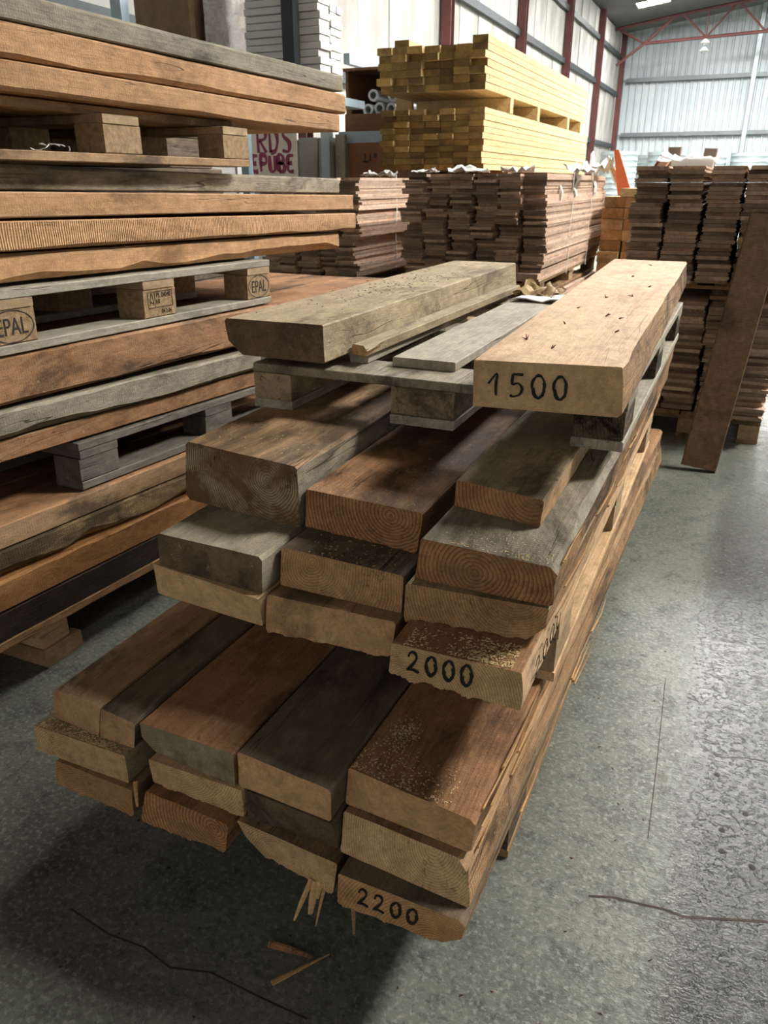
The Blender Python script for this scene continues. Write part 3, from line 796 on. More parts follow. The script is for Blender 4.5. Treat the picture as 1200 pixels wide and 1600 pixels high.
# splinters on the floor
tag(stick('wood_splinter', (-.517, .709, .006), (-.453, .791, .010), .0085, .002, 'splint'), 'pale split-off splinter lying on the concrete below the stack', 'splinter')
tag(stick('wood_splinter', (-.561, .769, .005), (-.478, .776, .007), .0065, .003, 'red'), 'brown splinter on the concrete behind the pale one', 'splinter')
tag(stick('wood_splinter', (-.412, .80, .157), (-.405, .79, .085), .0035, .0025, 'red'), 'thin dark splinter hanging under the plank marked 2200', 'splinter')

# ------------------------------------------------------------------ left stack
LX = -1.55
def lplank(z_t, z_b, y_ref, yend, mats, label, yaw=0.0, tilt=0.0, w=.255, y0=.72, inner=2, back=0.0, **kw):
    y0x = y0; dz = tilt * (y0x - y_ref)
    xr = LX - back + yaw * (y0x - y_ref)
    for i in range(inner + 1):
        x1 = xr - i * (w + .006); x0 = x1 - w
        fq = ((x0, y0x), (x1, y0x), (x0, y0x), (x1, y0x))
        j = 0 if i == 0 else random.uniform(-.05, .02)
        if i == 0:
            plank('plank', fq, z_t + dz, z_b + dz, yend, mats, label, yaw=yaw, tilt=tilt, ny=26, group='front planks of the left stack', **kw)
        else:
            plank('plank', fq, z_t + dz - .001, z_b + dz, yend + j, mats[:2], ('second' if i == 1 else 'third') + ' plank in, behind the ' + ' '.join(label.replace(', left stack', '').split()[:9]), yaw=yaw, tilt=tilt, ny=4, nx=3, nzs=3, amp=.001, group='inner planks of the left stack')
lplank(1.604, 1.5475, 1.45, 3.085, ('grey', 'e_grey', 'grey'), 'weathered grey plank on the very top of the left stack', edge_mats={'R': 2}, wane={'TR': .006}, tilt=.001, w=.26)
lplank(1.544, 1.474, 1.43, 3.11, ('orange', 'e_tan', 'orange'), 'reddish plank second from the top of the left stack', edge_mats={'R': 2}, wane={'TR': .006, 'BR': .01}, tilt=-.001)
lplank(1.469, 1.408, 1.42, 3.05, ('orange', 'e_pale', 'orange'), 'light brown plank above the topmost pallet of the left stack', edge_mats={'R': 2}, wane={'BR': .006}, tilt=-.002)
lplank(1.261, 1.2055, 1.37, 3.145, ('grey', 'e_grey', 'grey'), 'grey-green plank directly under the topmost pallet, left stack', edge_mats={'R': 2}, wane={'TR': .006}, tilt=-.015, back=.055)
lplank(1.2015, 1.145, 1.35, 3.17, ('orange', 'e_tan', 'orange'), 'smooth orange plank under the grey-green one, left stack', edge_mats={'R': 2}, tilt=-.017)
lplank(1.139, 1.0735, 1.34, 3.185, ('orange', 'e_tan', 'sawn'), 'orange plank with slanted saw marks, left stack', edge_mats={'R': 2}, wane={'BR': .008}, tilt=-.022)
lplank(1.068, 1.004, 1.32, 3.06, ('brown', 'e_tan', 'orange'), 'wavy-edged brown plank lying on the stamped pallet', edge_mats={'R': 2}, wane={'BR': .03, 'TR': .008}, tilt=-.024, back=.018)
YB_, TB = .05, -.03
lplank(.842, .729, 1.27, 3.6, ('red', 'e_red', 'red'), 'thick red-brown plank directly under the stamped pallet', edge_mats={'R': 2}, wane={'BR': .008, 'TR': .004}, yaw=.03, tilt=-.024, inner=2)
lplank(.719, .651, 1.24, 2.30, ('grey', 'e_grey', 'grey'), 'grey weathered plank under the thick red-brown plank, left stack', edge_mats={'R': 2}, wane={'BR': .012, 'TR': .006}, yaw=YB_, tilt=-.037)
lplank(.645, .592, 1.22, 2.32, ('brown', 'e_tan', 'red'), 'shaded brown plank lying on the dark pallet, left stack', edge_mats={'R': 2}, back=.02, yaw=YB_, tilt=-.037)
lplank(.448, .388, 1.18, 2.8, ('red', 'e_red', 'brown'), 'wide reddish plank under the dark pallet, left stack', edge_mats={'R': 2}, wane={'TR': .01}, yaw=.06, tilt=-.032)
lplank(.385, .318, 1.16, 2.75, ('barkedge', 'e_tan', 'barkedge'), 'yellowish plank with grey bark edge, left stack', edge_mats={'R': 2}, wane={'BR': .035, 'TR': .006}, yaw=.06, tilt=-.032)
lplank(.309, .231, 1.14, 2.15, ('vivid', 'e_red', 'vivid'), 'bright orange plank near the bottom of the left stack', edge_mats={'R': 2}, wane={'TR': .008}, yaw=.06, tilt=-.028)
lplank(.228, .154, 1.12, 2.15, ('black', 'e_dark', 'black'), 'blackened plank second from the bottom of the left stack', edge_mats={'R': 2}, yaw=.06, tilt=-.025)
lplank(.151, .123, 1.11, 2.15, ('pale', 'e_pale', 'orange'), 'thin pale lath plank at the bottom of the left stack', edge_mats={'R': 2}, wane={'BR': .006}, yaw=.06, tilt=-.022)
for i in range(11):  # unseen row, added to block light through the openings of the left stack
    o = plank('beam', ((-3.15, .35), (-2.46, .35), (-3.15, .35), (-2.46, .35)), .13 + .128 * i + .126, .13 + .128 * i, 3.45 + .04 * (i % 3), ('dark', 'e_dark'), '%s dark beam from the bottom, in the row behind the left stack' % nth(i), 'beam', ny=3, nx=3, nzs=3, group='added dark beams behind the left stack')
for y in (.6, 2.9):  # bearers added only to carry that unseen row
    tag(MB().box(-3.12, -2.5, y, y + .12, 0, .129, ch=.003).build('bearer', 'dark'), '%s added floor bearer under the added dark beams behind the left stack' % ('near' if y < 1 else 'far'), 'bearer')
# feet below the left stack
for k, y in enumerate((1.235, 1.9)):
    e = empty('timber_support', (LX + .06 * (y - 1.11) - .02, y, 0))
    tag(e, ('pale block on a dark board, near foot of the left stack', 'block foot further back under the left stack')[k], 'block')
    MB().box(-.75, .012, 0, .13, 0, .052, ch=.003).build('base_board', 'brown', e)
    for x in (-.14, -.7):
        MB().box(x, x + .14, .005, .1, .0525, (.116, .1015)[k], ch=.003).build('block', 'pale', e)

def epal(name, label, y0, z0, z1, yaw, tilt, mats, stamps):
    x1 = LX + .005
    e = pallet(name, label, x1 - .8, x1, y0, y0 + 1.2, z0, z1, mats=mats, tb=.022, yaw=yaw, tilt=tilt, deck=stamps)
    return e
p1 = epal('euro_pallet', 'topmost pallet of the left stack with string scraps on its bottom board', 1.18, 1.2665, 1.404, 0, 0, ('pal', 'brown', 'chip'), [(0, .12), (.16, .28), (.32, .44), (.48, .6), (.62, .74)])
p2 = epal('euro_pallet', 'light pallet with oval burnt stamps in the left stack', 1.255, .846, .994, .008, -.022, ('pal', 'palgrey', 'chip'), None)
p3 = epal('euro_pallet', 'dark weathered lower pallet of the left stack', 1.49, .4445, .576, .045, -.033, ('paldark', 'paldark', 'paldark'), None)

def text_mesh(txt, size):
    cu = bpy.data.curves.new('t', 'FONT'); cu.body = txt; cu.size = size; cu.align_x = 'CENTER'; cu.align_y = 'CENTER'; cu.extrude = .0004
    ob = bpy.data.objects.new('t', cu); COL.objects.link(ob)
    bpy.context.view_layer.update()
    me = bpy.data.meshes.new_from_object(ob.evaluated_get(bpy.context.evaluated_depsgraph_get()))
    bpy.data.objects.remove(ob); bpy.data.curves.remove(cu)
    return me
# stamps on the three outer blocks of the stamped pallet (right side of the pallet faces +X)
outer = sorted([c for c in p2.children if c.name.startswith('block') and max(v.co.x for v in c.data.vertices) > .79], key=lambda c: min(v.co.y for v in c.data.vertices))
for i, blk in enumerate(outer):
    ys_ = [v.co.y for v in blk.data.vertices]; zs_ = [v.co.z for v in blk.data.vertices]; xm = max(v.co.x for v in blk.data.vertices)
    cy, cz = (min(ys_) + max(ys_)) / 2, (min(zs_) + max(zs_)) / 2
    R90 = (math.pi / 2, 0, math.pi / 2)
    if i != 1:
        me = text_mesh('EPAL', .046)
        st = link('stamp_lettering', me, 'brand', blk, loc=(xm + .0005, cy, cz - .002), rot=R90); st.scale = (.92, 1.25, 1)
        def pl(u, v, cy=cy, cz=cz, xm=xm): return Vector((xm, cy + u, cz + v)), Vector((1, 0, 0)), 1, 1
        ribbon('stamp_oval', [loop(0, 0, .064, .037, 1.0, 0, 24, 0) + [(.064, 0)]], .0028, pl, blk, 'brand', lift=.0004)
    else:
        def pl(u, v, cy=cy, cz=cz, xm=xm): return Vector((xm, cy + u, cz + v)), Vector((1, 0, 0)), 1, 1
        bx0, bx1, by0, by1 = -.052, .055, -.012, .032
        def seg(a, b): return [a, ((a[0] + b[0]) / 2, (a[1] + b[1]) / 2), b]
        ribbon('stamp_frame', [seg((bx0, by0), (bx1, by0)), seg((bx1, by0), (bx1, by1)), seg((bx1, by1), (bx0, by1)), seg((bx0, by1), (bx0, by0)), seg((-.022, by0), (-.022, by1)),
                               [(-.046, -.008), (-.04, .02), (-.036, .028), (-.03, .01), (-.028, -.006)], [(-.045, .006), (-.03, .0)]], .0022, pl, blk, 'brand', lift=.0004)
        for txt, sz, dy, dz in (('PL 04040', .0185, .017, .021), ('HT', .0165, -.008, .003), ('04-2-04', .016, .026, -.026)):
            me = text_mesh(txt, sz)
            st = link('stamp_lettering', me, 'brand', blk, loc=(xm + .0005, cy + dy, cz + dz), rot=R90); st.scale = (.9, 1.1, 1)

# string scraps on the topmost pallet's bottom board
for i in range(6):
    y = 1.50 + .023 * i
    m_ = MB(); p = Vector((-1.56 + random.uniform(-.02, .01), y, 1.29))
    a = random.uniform(0, 6.28)
    pts = [p + Vector((.008 * math.sin(t_ * 2 + a), .02 * math.cos(t_ * .7 + a * 3), .008 + .008 * math.sin(t_ * .6 + a))) for t_ in range(4)]
    for u, v in zip(pts, pts[1:]): m_.tube(u - p, v - p, .0012, 5)
    tag(m_.build('string_scrap', 'plastic', loc=p), '%s scrap of pale string counted along the topmost left pallet' % nth(i), 'string', 'string scraps on the topmost pallet')

# ------------------------------------------------------------------ board leaning on the right-hand floorboard stack
m_ = MB().box(-.076, .076, -.022, .022, 0, 1.13, ch=.003)
o = m_.build('leaning_board', 'lean', loc=(-.03, 3.63, .012), rot=(math.radians(-17), math.radians(7.0), math.radians(4)))
tag(o, 'brown flat board leaning upright against the right-hand floorboard stack', 'board')

# ------------------------------------------------------------------ floorboard bundles
def fb_mesh(w, t_, l, nm):
    prof = [(0, 0), (w * .97, 0), (w * .97, t_ * .35), (w, t_ * .4), (w, t_ * .65), (w * .97, t_ * .7), (w * .97, t_), (0, t_), (0, t_ * .7), (w * .03, t_ * .6), (w * .03, t_ * .4), (0, t_ * .35)]
    k = len(prof)
    v = [(x, y, z) for y in (0, l) for x, z in prof]
    f = [(i, k + i, k + (i + 1) % k, (i + 1) % k) for i in range(k)]
    f += [tuple(range(k)), tuple(range(k, 2 * k))[::-1]]
    me = bpy.data.meshes.new(nm); me.from_pydata(v, [], f)
    mi = [0] * k + [1, 1]
    me.polygons.foreach_set('material_index', mi); me.update()
    me.materials.append(M['floorb']); me.materials.append(M['floor_e'])
    return me
def layout(x0, y0, z0, cols, rows, w, t_, seed, bun=5, jx=.03, lean=0.0):
    rs = random.Random(seed); out = []
    offx = [0] * cols
    for c in range(cols):
        bx, by = rs.uniform(-jx, jx) * .5, rs.uniform(-.03, .03)
        for r in range(rows):
            if r % bun == 0:
                bx, by = rs.uniform(-jx, jx) * .5, rs.uniform(-.04, .03)
            out.append((x0 + c * (w + .016) + bx + rs.uniform(-.006, .006), y0 + by + rs.uniform(-.05, .03), z0 + r * t_))
    return out
fbm = fb_mesh(.15, .0169, 1.9, 'floorboard')
def bundle(pts, rows, label, group):
    for i, p in enumerate(pts):
        o = link('floorboard', fbm, None, loc=p)
        tag(o, '%s floorboard from the top, %s column from the left, %s' % (nth(rows - 1 - i % rows), nth(i // rows), label), 'floorboard', group)
bundle(layout(-.53, 4.16, .775, 6, 29, .15, .0178, 3, jx=.018), 29, 'upper bundle, right-hand stack', 'floorboards of the upper right-hand bundle')
bundle(layout(-.43, 4.13, .135, 4, 31, .15, .0178, 5, jx=.018), 31, 'lower bundle, right-hand stack', 'floorboards of the lower right-hand bundle')
pallet('wooden_pallet', 'dark pallet between the two bundles of the right-hand floorboard stack', -.5, .42, 4.2, 5.9, .69, .774, mats=('brown', 'brown', 'chipdark'), tb=.018)
pallet('wooden_pallet', 'pallet on the floor under the right-hand floorboard stack', -.42, .22, 4.15, 5.8, 0, .134, mats=('brown', 'brown', 'pal'), tb=.02)
# the farther bundles: one object
v = []; f = []; mi = []
def add_fb(p, w, t_, l):
    k = len(v); x, y, z = p
    for (a, b) in ((0, 0), (w, 0), (w, t_ * .95), (0, t_ * .95)):
        v.append((x + a, y, z + b)); v.append((x + a, y + l, z + b))
    for i in range(4):
        j = (i + 1) % 4
        f.append((k + 2 * i, k + 2 * j, k + 2 * j + 1, k + 2 * i + 1)); mi.append(0)
    f.append((k, k + 2, k + 4, k + 6)[::-1]); f.append((k + 1, k + 3, k + 5, k + 7)); mi.extend((1, 1))
rs = random.Random(9)
for p in layout(-2.15, 5.2, .62, 6, 37, .148, .0176, 11, jx=.04): add_fb(p, .148, .0176, 2.25 + rs.uniform(-.04, .04))
for p in layout(-2.15, 5.2, .14, 6, 20, .148, .0176, 12, jx=.04): add_fb(p, .148, .0176, 2.25)
for p in layout(-3.31, 5.2, .60, 5, 37, .148, .0176, 13, jx=.05): add_fb(p, .148, .0176, 2.25 + rs.uniform(-.04, .04))
for p in layout(-3.31, 5.2, .14, 5, 19, .148, .0176, 14, jx=.04): add_fb(p, .148, .0176, 2.25)
me = bpy.data.meshes.new('floorboard_bundles'); me.from_pydata(v, [], [q[::-1] for q in f]); me.polygons.foreach_set('material_index', mi); me.update()
tag(link('floorboard_bundles', me, ['floorb_many', 'floor_e_many']), 'brown floorboards bundled in the two farther strapped stacks behind the front stack', 'floorboards', kind='stuff')
for x0, x1, y, lab in ((-2.15, -1.2, 5.25, 'the middle'), (-3.3, -2.53, 5.25, 'the left-hand')):
    pallet('wooden_pallet', 'pallet between the bundles of %s floorboard stack' % lab, x0, x1, y, y + 2.1, .50, .598 if x0 < -3 else .618, mats=('brown', 'brown', 'pal'), tb=.02)
    pallet('wooden_pallet', 'pallet on the floor under %s floorboard stack' % lab, x0, x1, y, y + 2.1, 0, .138, mats=('brown', 'brown', 'pal'), tb=.02)
# straps on the lit sides and tufts of white plastic on top
def strap(x, y, z0, z1, lab):
    m_ = MB(); n = 10
    for i in range(n):
        a = z0 + (z1 - z0) * i / n; b = z0 + (z1 - z0) * (i + 1) / n
        m_.box(x + .004 * math.sin(i * 1.3), x + .004 * math.sin(i * 1.3) + .003, y - .008, y + .008, a, b)
    m_.box(x - .3, x + .003, y - .008, y + .008, z1, z1 + .003)
    tag(m_.build('strap', 'plastic'), lab, 'strap', 'white straps on the floorboard stacks')
strap(-1.172, 5.95, .6, 1.285, 'white strap round the near part of the middle floorboard stack')
strap(-1.172, 6.7, .6, 1.285, 'white strap round the far part of the middle floorboard stack')
strap(-2.495, 5.85, .6, 1.27, 'white strap round the left-hand floorboard stack')
def crumple(name, loc, sx, sy, sz, mat, label, cat, seed, th=.004, group=None, n=9):
    """crumpled sheet with thickness"""
    v = []; f = []
    for lay in (0, 1):
        for i in range(n):
            for j in range(n):
                u, w = i / (n - 1) - .5, j / (n - 1) - .5
                e = .5 + .9 * nz((u * 3, w * 3, 0), 1.1, seed)
                z = sz * (abs(nz((u * 4, w * 4, 1), .8, seed)) * 1.6 + .35 * abs(nz((u * 4, w * 4, 2), 2.1, seed)))
                v.append((sx * u * (1 + .3 * nz((w * 3, u, 0), 1, seed + 2)), sy * w * (1 + .3 * nz((u * 3, w, 5), 1, seed + 4)), z + lay * th))
    for i in range(n - 1):
        for j in range(n - 1):
            a = i * n + j; b = a + n
            f.append((a, a + 1, b + 1, b)); c = n * n
            f.append((c + a, c + b, c + b + 1, c + a + 1))
    rim = [i for i in range(n)] + [i * n + n - 1 for i in range(1, n)] + [(n - 1) * n + j for j in range(n - 2, -1, -1)] + [i * n for i in range(n - 2, 0, -1)]
    for a, b in zip(rim, rim[1:] + rim[:1]): f.append((a, b, b + n * n, a + n * n))
    me = bpy.data.meshes.new(name); me.from_pydata(v, [], f); me.shade_smooth(); me.update()
    o = link(name, me, mat, loc=loc)
    if label: tag(o, label, cat, group)
    return o
GP = 'white plastic scraps on the floorboard stacks'
for i, (x, y, z, sx, sy, sz, lab) in enumerate(((-1.17, 6.15, 1.275, .2, .3, .09, 'white plastic tuft at the near strap on the middle floorboard stack'), (-1.17, 6.95, 1.275, .16, .3, .16, 'white plastic tuft at the far strap on the middle floorboard stack'),
        (-1.42, 5.35, 1.275, .22, .06, .05, 'white plastic strip on the front edge of the middle floorboard stack'), (-1.75, 5.32, 1.275, .26, .1, .04, 'white plastic scrap lying flat on the middle floorboard stack'),
        (-2.05, 5.3, 1.275, .16, .08, .04, 'small white plastic scrap at the left of the middle floorboard stack'), (-2.65, 5.9, 1.255, .22, .12, .05, 'white plastic scrap on the left-hand floorboard stack'))):
    crumple('plastic_scrap', (x, y, z), sx, sy, sz, 'plastic', lab, 'plastic', 20 + i, group=GP)
# hanging plastic flaps on the lit side
for i, (y, z0, z1, w) in enumerate(((5.62, .95, 1.2, .05), (6.12, 1.13, 1.29, .12), (6.9, 1.0, 1.29, .13))):
    m_ = MB(); n = 6
    for k in range(n):
        a = z0 + (z1 - z0) * k / n; b = z0 + (z1 - z0) * (k + 1) / n
        s0 = .012 * math.sin(k * 1.7 + i); s1 = .012 * math.sin((k + 1) * 1.7 + i)
        w0 = w * (.5 + .5 * k / n); w1 = w * (.5 + .5 * (k + 1) / n)
        X = -1.19
        m_.quad_box([(X + s0, y - w0 / 2, a), (X + s0 + .004, y - w0 / 2, a), (X + s0 + .004, y + w0 / 2, a), (X + s0, y + w0 / 2, a), (X + s1, y - w1 / 2, b), (X + s1 + .004, y - w1 / 2, b), (X + s1 + .004, y + w1 / 2, b), (X + s1, y + w1 / 2, b)])
    tag(m_.build('plastic_flap', 'plastic'), ('thin white plastic strip hanging near the corner of the middle floorboard stack', 'white plastic flap hanging at the near strap, middle floorboard stack', 'white plastic flap hanging at the far strap, middle floorboard stack')[i], 'plastic', GP)
# kraft paper scrap on the top pallet, behind the boards
crumple('paper_scrap', (-.60, 2.62, .868), .15, .12, .05, 'tan_paper', 'crumpled tan paper scrap lying on the top pallet between the two boards', 'paper', 5, n=13, th=.002)
tag(crumple('plastic_scrap', (-.56, 2.56, .866), .2, .12, .02, 'plastic', 'white plastic sheet scrap under the tan paper on the top pallet', 'plastic', 8), 'white plastic sheet scrap under the tan paper on the top pallet', 'plastic')
# thin broken lath on the top pallet
o = plank('lath', ((-.765, 1.55), (-.722, 1.535), (-.77, 1.55), (-.722, 1.53)), .888, .866, 2.75, ('dusty', 'e_pale'), 'thin broken lath lying on the top pallet beside the thick dusty board', 'lath', ch=.002, ny=10, yaw=.02, notch={'TR': (.012, .08)})
stick('splinter', (-.725, 1.535, .872), (-.688, 1.53, .893), .005, .001, 'splint', o)

# ------------------------------------------------------------------ yellow timber packs
def beam_mesh(w, h, l, nm, mats):
    me = MB().box(.002, w - .002, 0, l, .0015, h - .0015, ch=.002).mesh(nm)
    for p in me.polygons: p.material_index = 1 if abs(p.normal.y) > .9 else 0
    for q in mats: me.materials.append(M[q])
    return me
def ypack(x0, y0, z0, cols, rows, w, h, l, label, group, seed, extra=()):
    me = beam_mesh(w, h, l, 'timber_beam', ('yellow', 'yellow_e_shaded')); rs = random.Random(seed)
    for c in range(cols):
        for r in range(rows):
            o = link('timber_beam', me, None, loc=(x0 + c * (w + .002) + rs.uniform(-.004, .004), y0 + rs.uniform(-.05, .04), z0 + r * h))
            tag(o, '%s beam from the top, %s column from the left, %s' % (nth(rows - 1 - r), nth(c), label), 'timber', group)
    for c, r in extra:
        o = link('timber_beam', me, None, loc=(x0 + c * (w + .002), y0 + .02, z0 + r * h)); tag(o, 'single beam lying on the %s end of the %s' % ('left' if c < 3 else 'right', label), 'timber', group)
ypack(-3.13, 7.0, 1.32, 7, 10, .135, .0485, 4.7, 'lower yellow timber pack', 'beams of the lower yellow pack', 1)
ypack(-3.16, 7.0, 1.935, 7, 6, .138, .0575, 4.45, 'upper yellow timber pack', 'beams of the upper yellow pack', 2, extra=((1, 6), (6, 6)))
for y, lab in ((7.75, 'nearest'), (8.8, 'second'), (10.3, 'third'), (11.1, 'farthest')):
    tag(MB().box(-3.1, -2.17, y, y + .1, 1.8065, 1.934, ch=.003).build('bearer', 'yellow'), '%s yellow bearer between the two yellow timber packs' % lab, 'bearer')
for y, lab in ((7.85, 'near'), (9.5, 'middle'), (11.2, 'far')):
    e = empty('timber_trestle', (-2.66, y, 0)); tag(e, '%s dark trestle carrying the yellow timber packs' % lab, 'trestle')
    MB().box(-.5, .5, -.09, .09, 1.1, 1.319, ch=.004).build('crossbeam', 'red', e)
    for x in (-.42, .36):
        for yy in (-.07, .03):
            MB().box(x, x + .07, yy, yy + .05, 0, 1.0995, ch=.003).build('leg', 'red', e)
# brown-yellow beams between the two floorboard stacks
me = beam_mesh(.17, .083, 2.2, 'short_beam', ('yellow', 'e_tan')); rs = random.Random(4)
for c in range(2):
    for r in range(12):
        o = link('short_beam', me, None, loc=(-1.09 + c * .175 + rs.uniform(-.006, .006), 6.8 + rs.uniform(-.05, .03), .12 + r * .083))
        tag(o, '%s tan beam from the top, %s column of the short pack' % (nth(11 - r), ('left', 'right')[c]), 'timber', 'beams of the short tan pack')
pallet('wooden_pallet', 'pallet under the short tan beam pack', -1.1, -.73, 6.85, 8.9, 0, .119, mats=('brown', 'brown', 'pal'))
o = MB().box(-.1, .1, -.25, .25, 0, .06, ch=.003).build('timber_offcut', 'yellow', loc=(-.86, 7.0, 1.117)); tag(o, 'bright yellow offcut on top of the short tan pack', 'offcut')
# sticks standing up behind
for i, (x, y, dx, dz, r, mt, lab) in enumerate(((-1.06, 7.5, -.17, .3, .028, 'white', 'pale slat leaning among scrap on the short tan pack'), (-1.02, 7.4, -.17, .26, .022, 'pink', 'pinkish slat leaning in front of the pale slat'), (-1.04, 7.7, -.2, .24, .03, 'floorb', 'brownish slat leaning behind the pale slat'))):
    m_ = MB(); a = Vector((0, 0, 0)); b = Vector((dx, .1, dz)); s = Vector((.016, 0, .01)); t_ = Vector((0, .012, 0))
    m_.quad_box([a - s - t_, a + s - t_, a + s + t_, a - s + t_, b - s - t_, b + s - t_, b + s + t_, b - s + t_])
    tag(m_.build('slat', mt, loc=(x, y, 1.128)), lab, 'slat')
m_ = MB(); m_.quad_box([(-.06, 0, 0), (.06, 0, 0), (.06, .03, 0), (-.06, .03, 0), (-.165, .22, .36), (-.125, .22, .36), (-.125, .25, .36), (-.165, .25, .36)])
tag(m_.build('painted_stick', 'orange_paint', loc=(-.99, 7.25, 1.118)), 'orange-red tapered board standing on the short tan pack', 'board')
o = crumple('plastic_scrap', (-.72, 7.45, 1.118), .3, .2, .07, 'plastic', 'white plastic sheet lying behind the bright yellow offcut', 'plastic', 41)

# things on the right-hand stack
e = empty('wrapped_bundle', (-.49, 5.0, 1.292)); tag(e, 'white wrapped bundle lying on top of the right-hand floorboard stack', 'bundle')
for i in range(4):
    MB().box(.04, .26, .03 * i, .03 * i + .027, .0, .05, ch=.006).build('board', 'white', e)
crumple('plastic_cover', (.13, .05, .03), .3, .2, .05, 'wrap', None, None, 33).parent = e
for x, y, w, h, rot, mt, lab in ((-.57, 5.4, .04, .1, .5, 'orange_paint', 'orange-red offcut leaning on the right-hand floorboard stack'), (-.53, 5.2, .04, .08, .6, 'floorb', 'pinkish offcut beside the orange-red one'),
                           (-.49, 5.6, .075, .13, 0, 'greybox', 'left grey carton behind the white wrapped bundle'), (-.285, 5.6, .075, .12, .05, 'greybox', 'right grey carton behind the white wrapped bundle')):
    o = MB().box(-w / 2, w / 2, -.04, .04, 0, h, ch=.004).build('offcut' if mt != 'greybox' else 'carton', mt, loc=(x, y, 1.292), rot=(0, rot, 0)); tag(o, lab, 'offcut' if mt != 'greybox' else 'carton')

# ribbed galvanised bins along the far wall
def bin_mesh(r, h, ribs):
    k = 28; prof = [(0, 0), (r, 0)]
    for i in range(ribs):
        z = h * (i + .2) / ribs
        prof += [(r, z), (r * 1.03, z + h * .25 / ribs), (r, z + h * .5 / ribs)]
    prof += [(r, h), (0, h)]
    v = []; f = []
    for rr, z in prof:
        for i in range(k):
            a = 6.2832 * i / k; v.append((rr * math.cos(a), rr * math.sin(a), z))
    for j in range(len(prof) - 1):
        for i in range(k):
            f.append((j * k + i, j * k + (i + 1) % k, (j + 1) * k + (i + 1) % k, (j + 1) * k + i))
    me = bpy.data.meshes.new('ribbed_bin'); me.from_pydata(v, [], f); me.validate(); me.shade_smooth(); me.set_sharp_from_angle(angle=.4); me.update()
    return me
bm_ = bin_mesh(.5, 2.0, 14)
for i, (x, y, s) in enumerate(((-3.55, 24, 1.0), (-2.4, 25, 1.0), (-1.3, 24.4, .95), (-2.9, 26.2, .98), (-.2, 24.6, .97), (.95, 25, .98))):
    o = link('ribbed_bin', bm_, 'galv', loc=(x, y, 0)); o.scale = (1, 1, s)
    tag(o, ('leftmost', 'third from the left', 'fourth from the left', 'second from the left and rear', 'fifth from the left', 'rightmost')[i] + ' of the galvanised ribbed bins before the far wall', 'bin', 'ribbed bins before the far wall')

# ------------------------------------------------------------------ racking behind the left stack
def rack_post(x, y, h, mat, label, z=0.0):
    m_ = MB().box(-.05, .05, -.035, .035, 0, h)
    m_.box(-.05, -.03, .035, .055, 0, h).box(.03, .05, .035, .055, 0, h)
    tag(m_.build('rack_post', mat, loc=(x, y, z)), label, 'post')
rack_post(-3.42, 5.935, 1.6, 'darksteel', 'dark steel rack post in front of the white panels', 1.861)
rack_post(-4.14, 7.85, 2.35, 'galv', 'pale rack post at the corner of the tube crate')
rack_post(-4.75, 5.6, 3.4, 'bluesteel', 'pale blue rack post beside the paper-wrapped pack')
for y0, y1, x, z, lab in ((7.9, 12.0, -3.9, 2.30, 'upper pale blue rack beam running along the wall'), (5.5, 8.6, -2.95, 1.78, 'lower pale blue rack beam below the white panels')):
    pass
def slab(name, x0, x1, y0, y1, z0, z1, mat, label, cat, ch=.004, group=None):
    o = MB().box(0, x1 - x0, 0, y1 - y0, 0, z1 - z0, ch=ch).build(name, mat, loc=(x0, y0, z0))
    return tag(o, label, cat, group)
slab('rack_shelf', -5.1, -3.18, 5.9, 6.75, 1.80, 1.86, 'bluesteel', 'steel rack shelf carrying the white panels and wrapped packs', 'shelf')
for x, lab in ((-5.0, 'left'), (-4.38, 'right')):
    slab('rack_upright', x, x + .08, 6.6, 6.68, 0, 1.799, 'bluesteel', 'rear %s upright under the rack shelf' % lab, 'upright')
    slab('rack_upright', x, x + .08, 5.92, 6.0, 0, 1.799, 'bluesteel', 'front %s upright under the rack shelf' % lab, 'upright')
rs = random.Random(8)
for i in range(14):  # flat white panels, what they are made of is not known
    slab('white_panel', -3.86 + rs.uniform(-.01, .01), -3.2 + rs.uniform(-.012, .012), 6.0 + rs.uniform(-.01, .01), 6.17, 1.862 + i * .05, 1.862 + i * .05 + .045, 'white', '%s white sheet from the bottom of the flat stack behind the dark post' % nth(i), 'panel', group='stacked white panels', ch=.004)
for c, (x, y) in enumerate(((-3.42, 6.19), (-3.43, 6.30))):
    for i in range(12):
        slab('white_box', x + rs.uniform(-.006, .006), x + .22 + rs.uniform(-.008, .008), y + rs.uniform(-.006, .004), y + .098, 1.862 + i * .052, 1.862 + i * .052 + .047, 'white', '%s small white box from the bottom, %s column beside the white sheets' % (nth(i), ('near', 'far')[c]), 'box', group='columns of small white boxes', ch=.004)
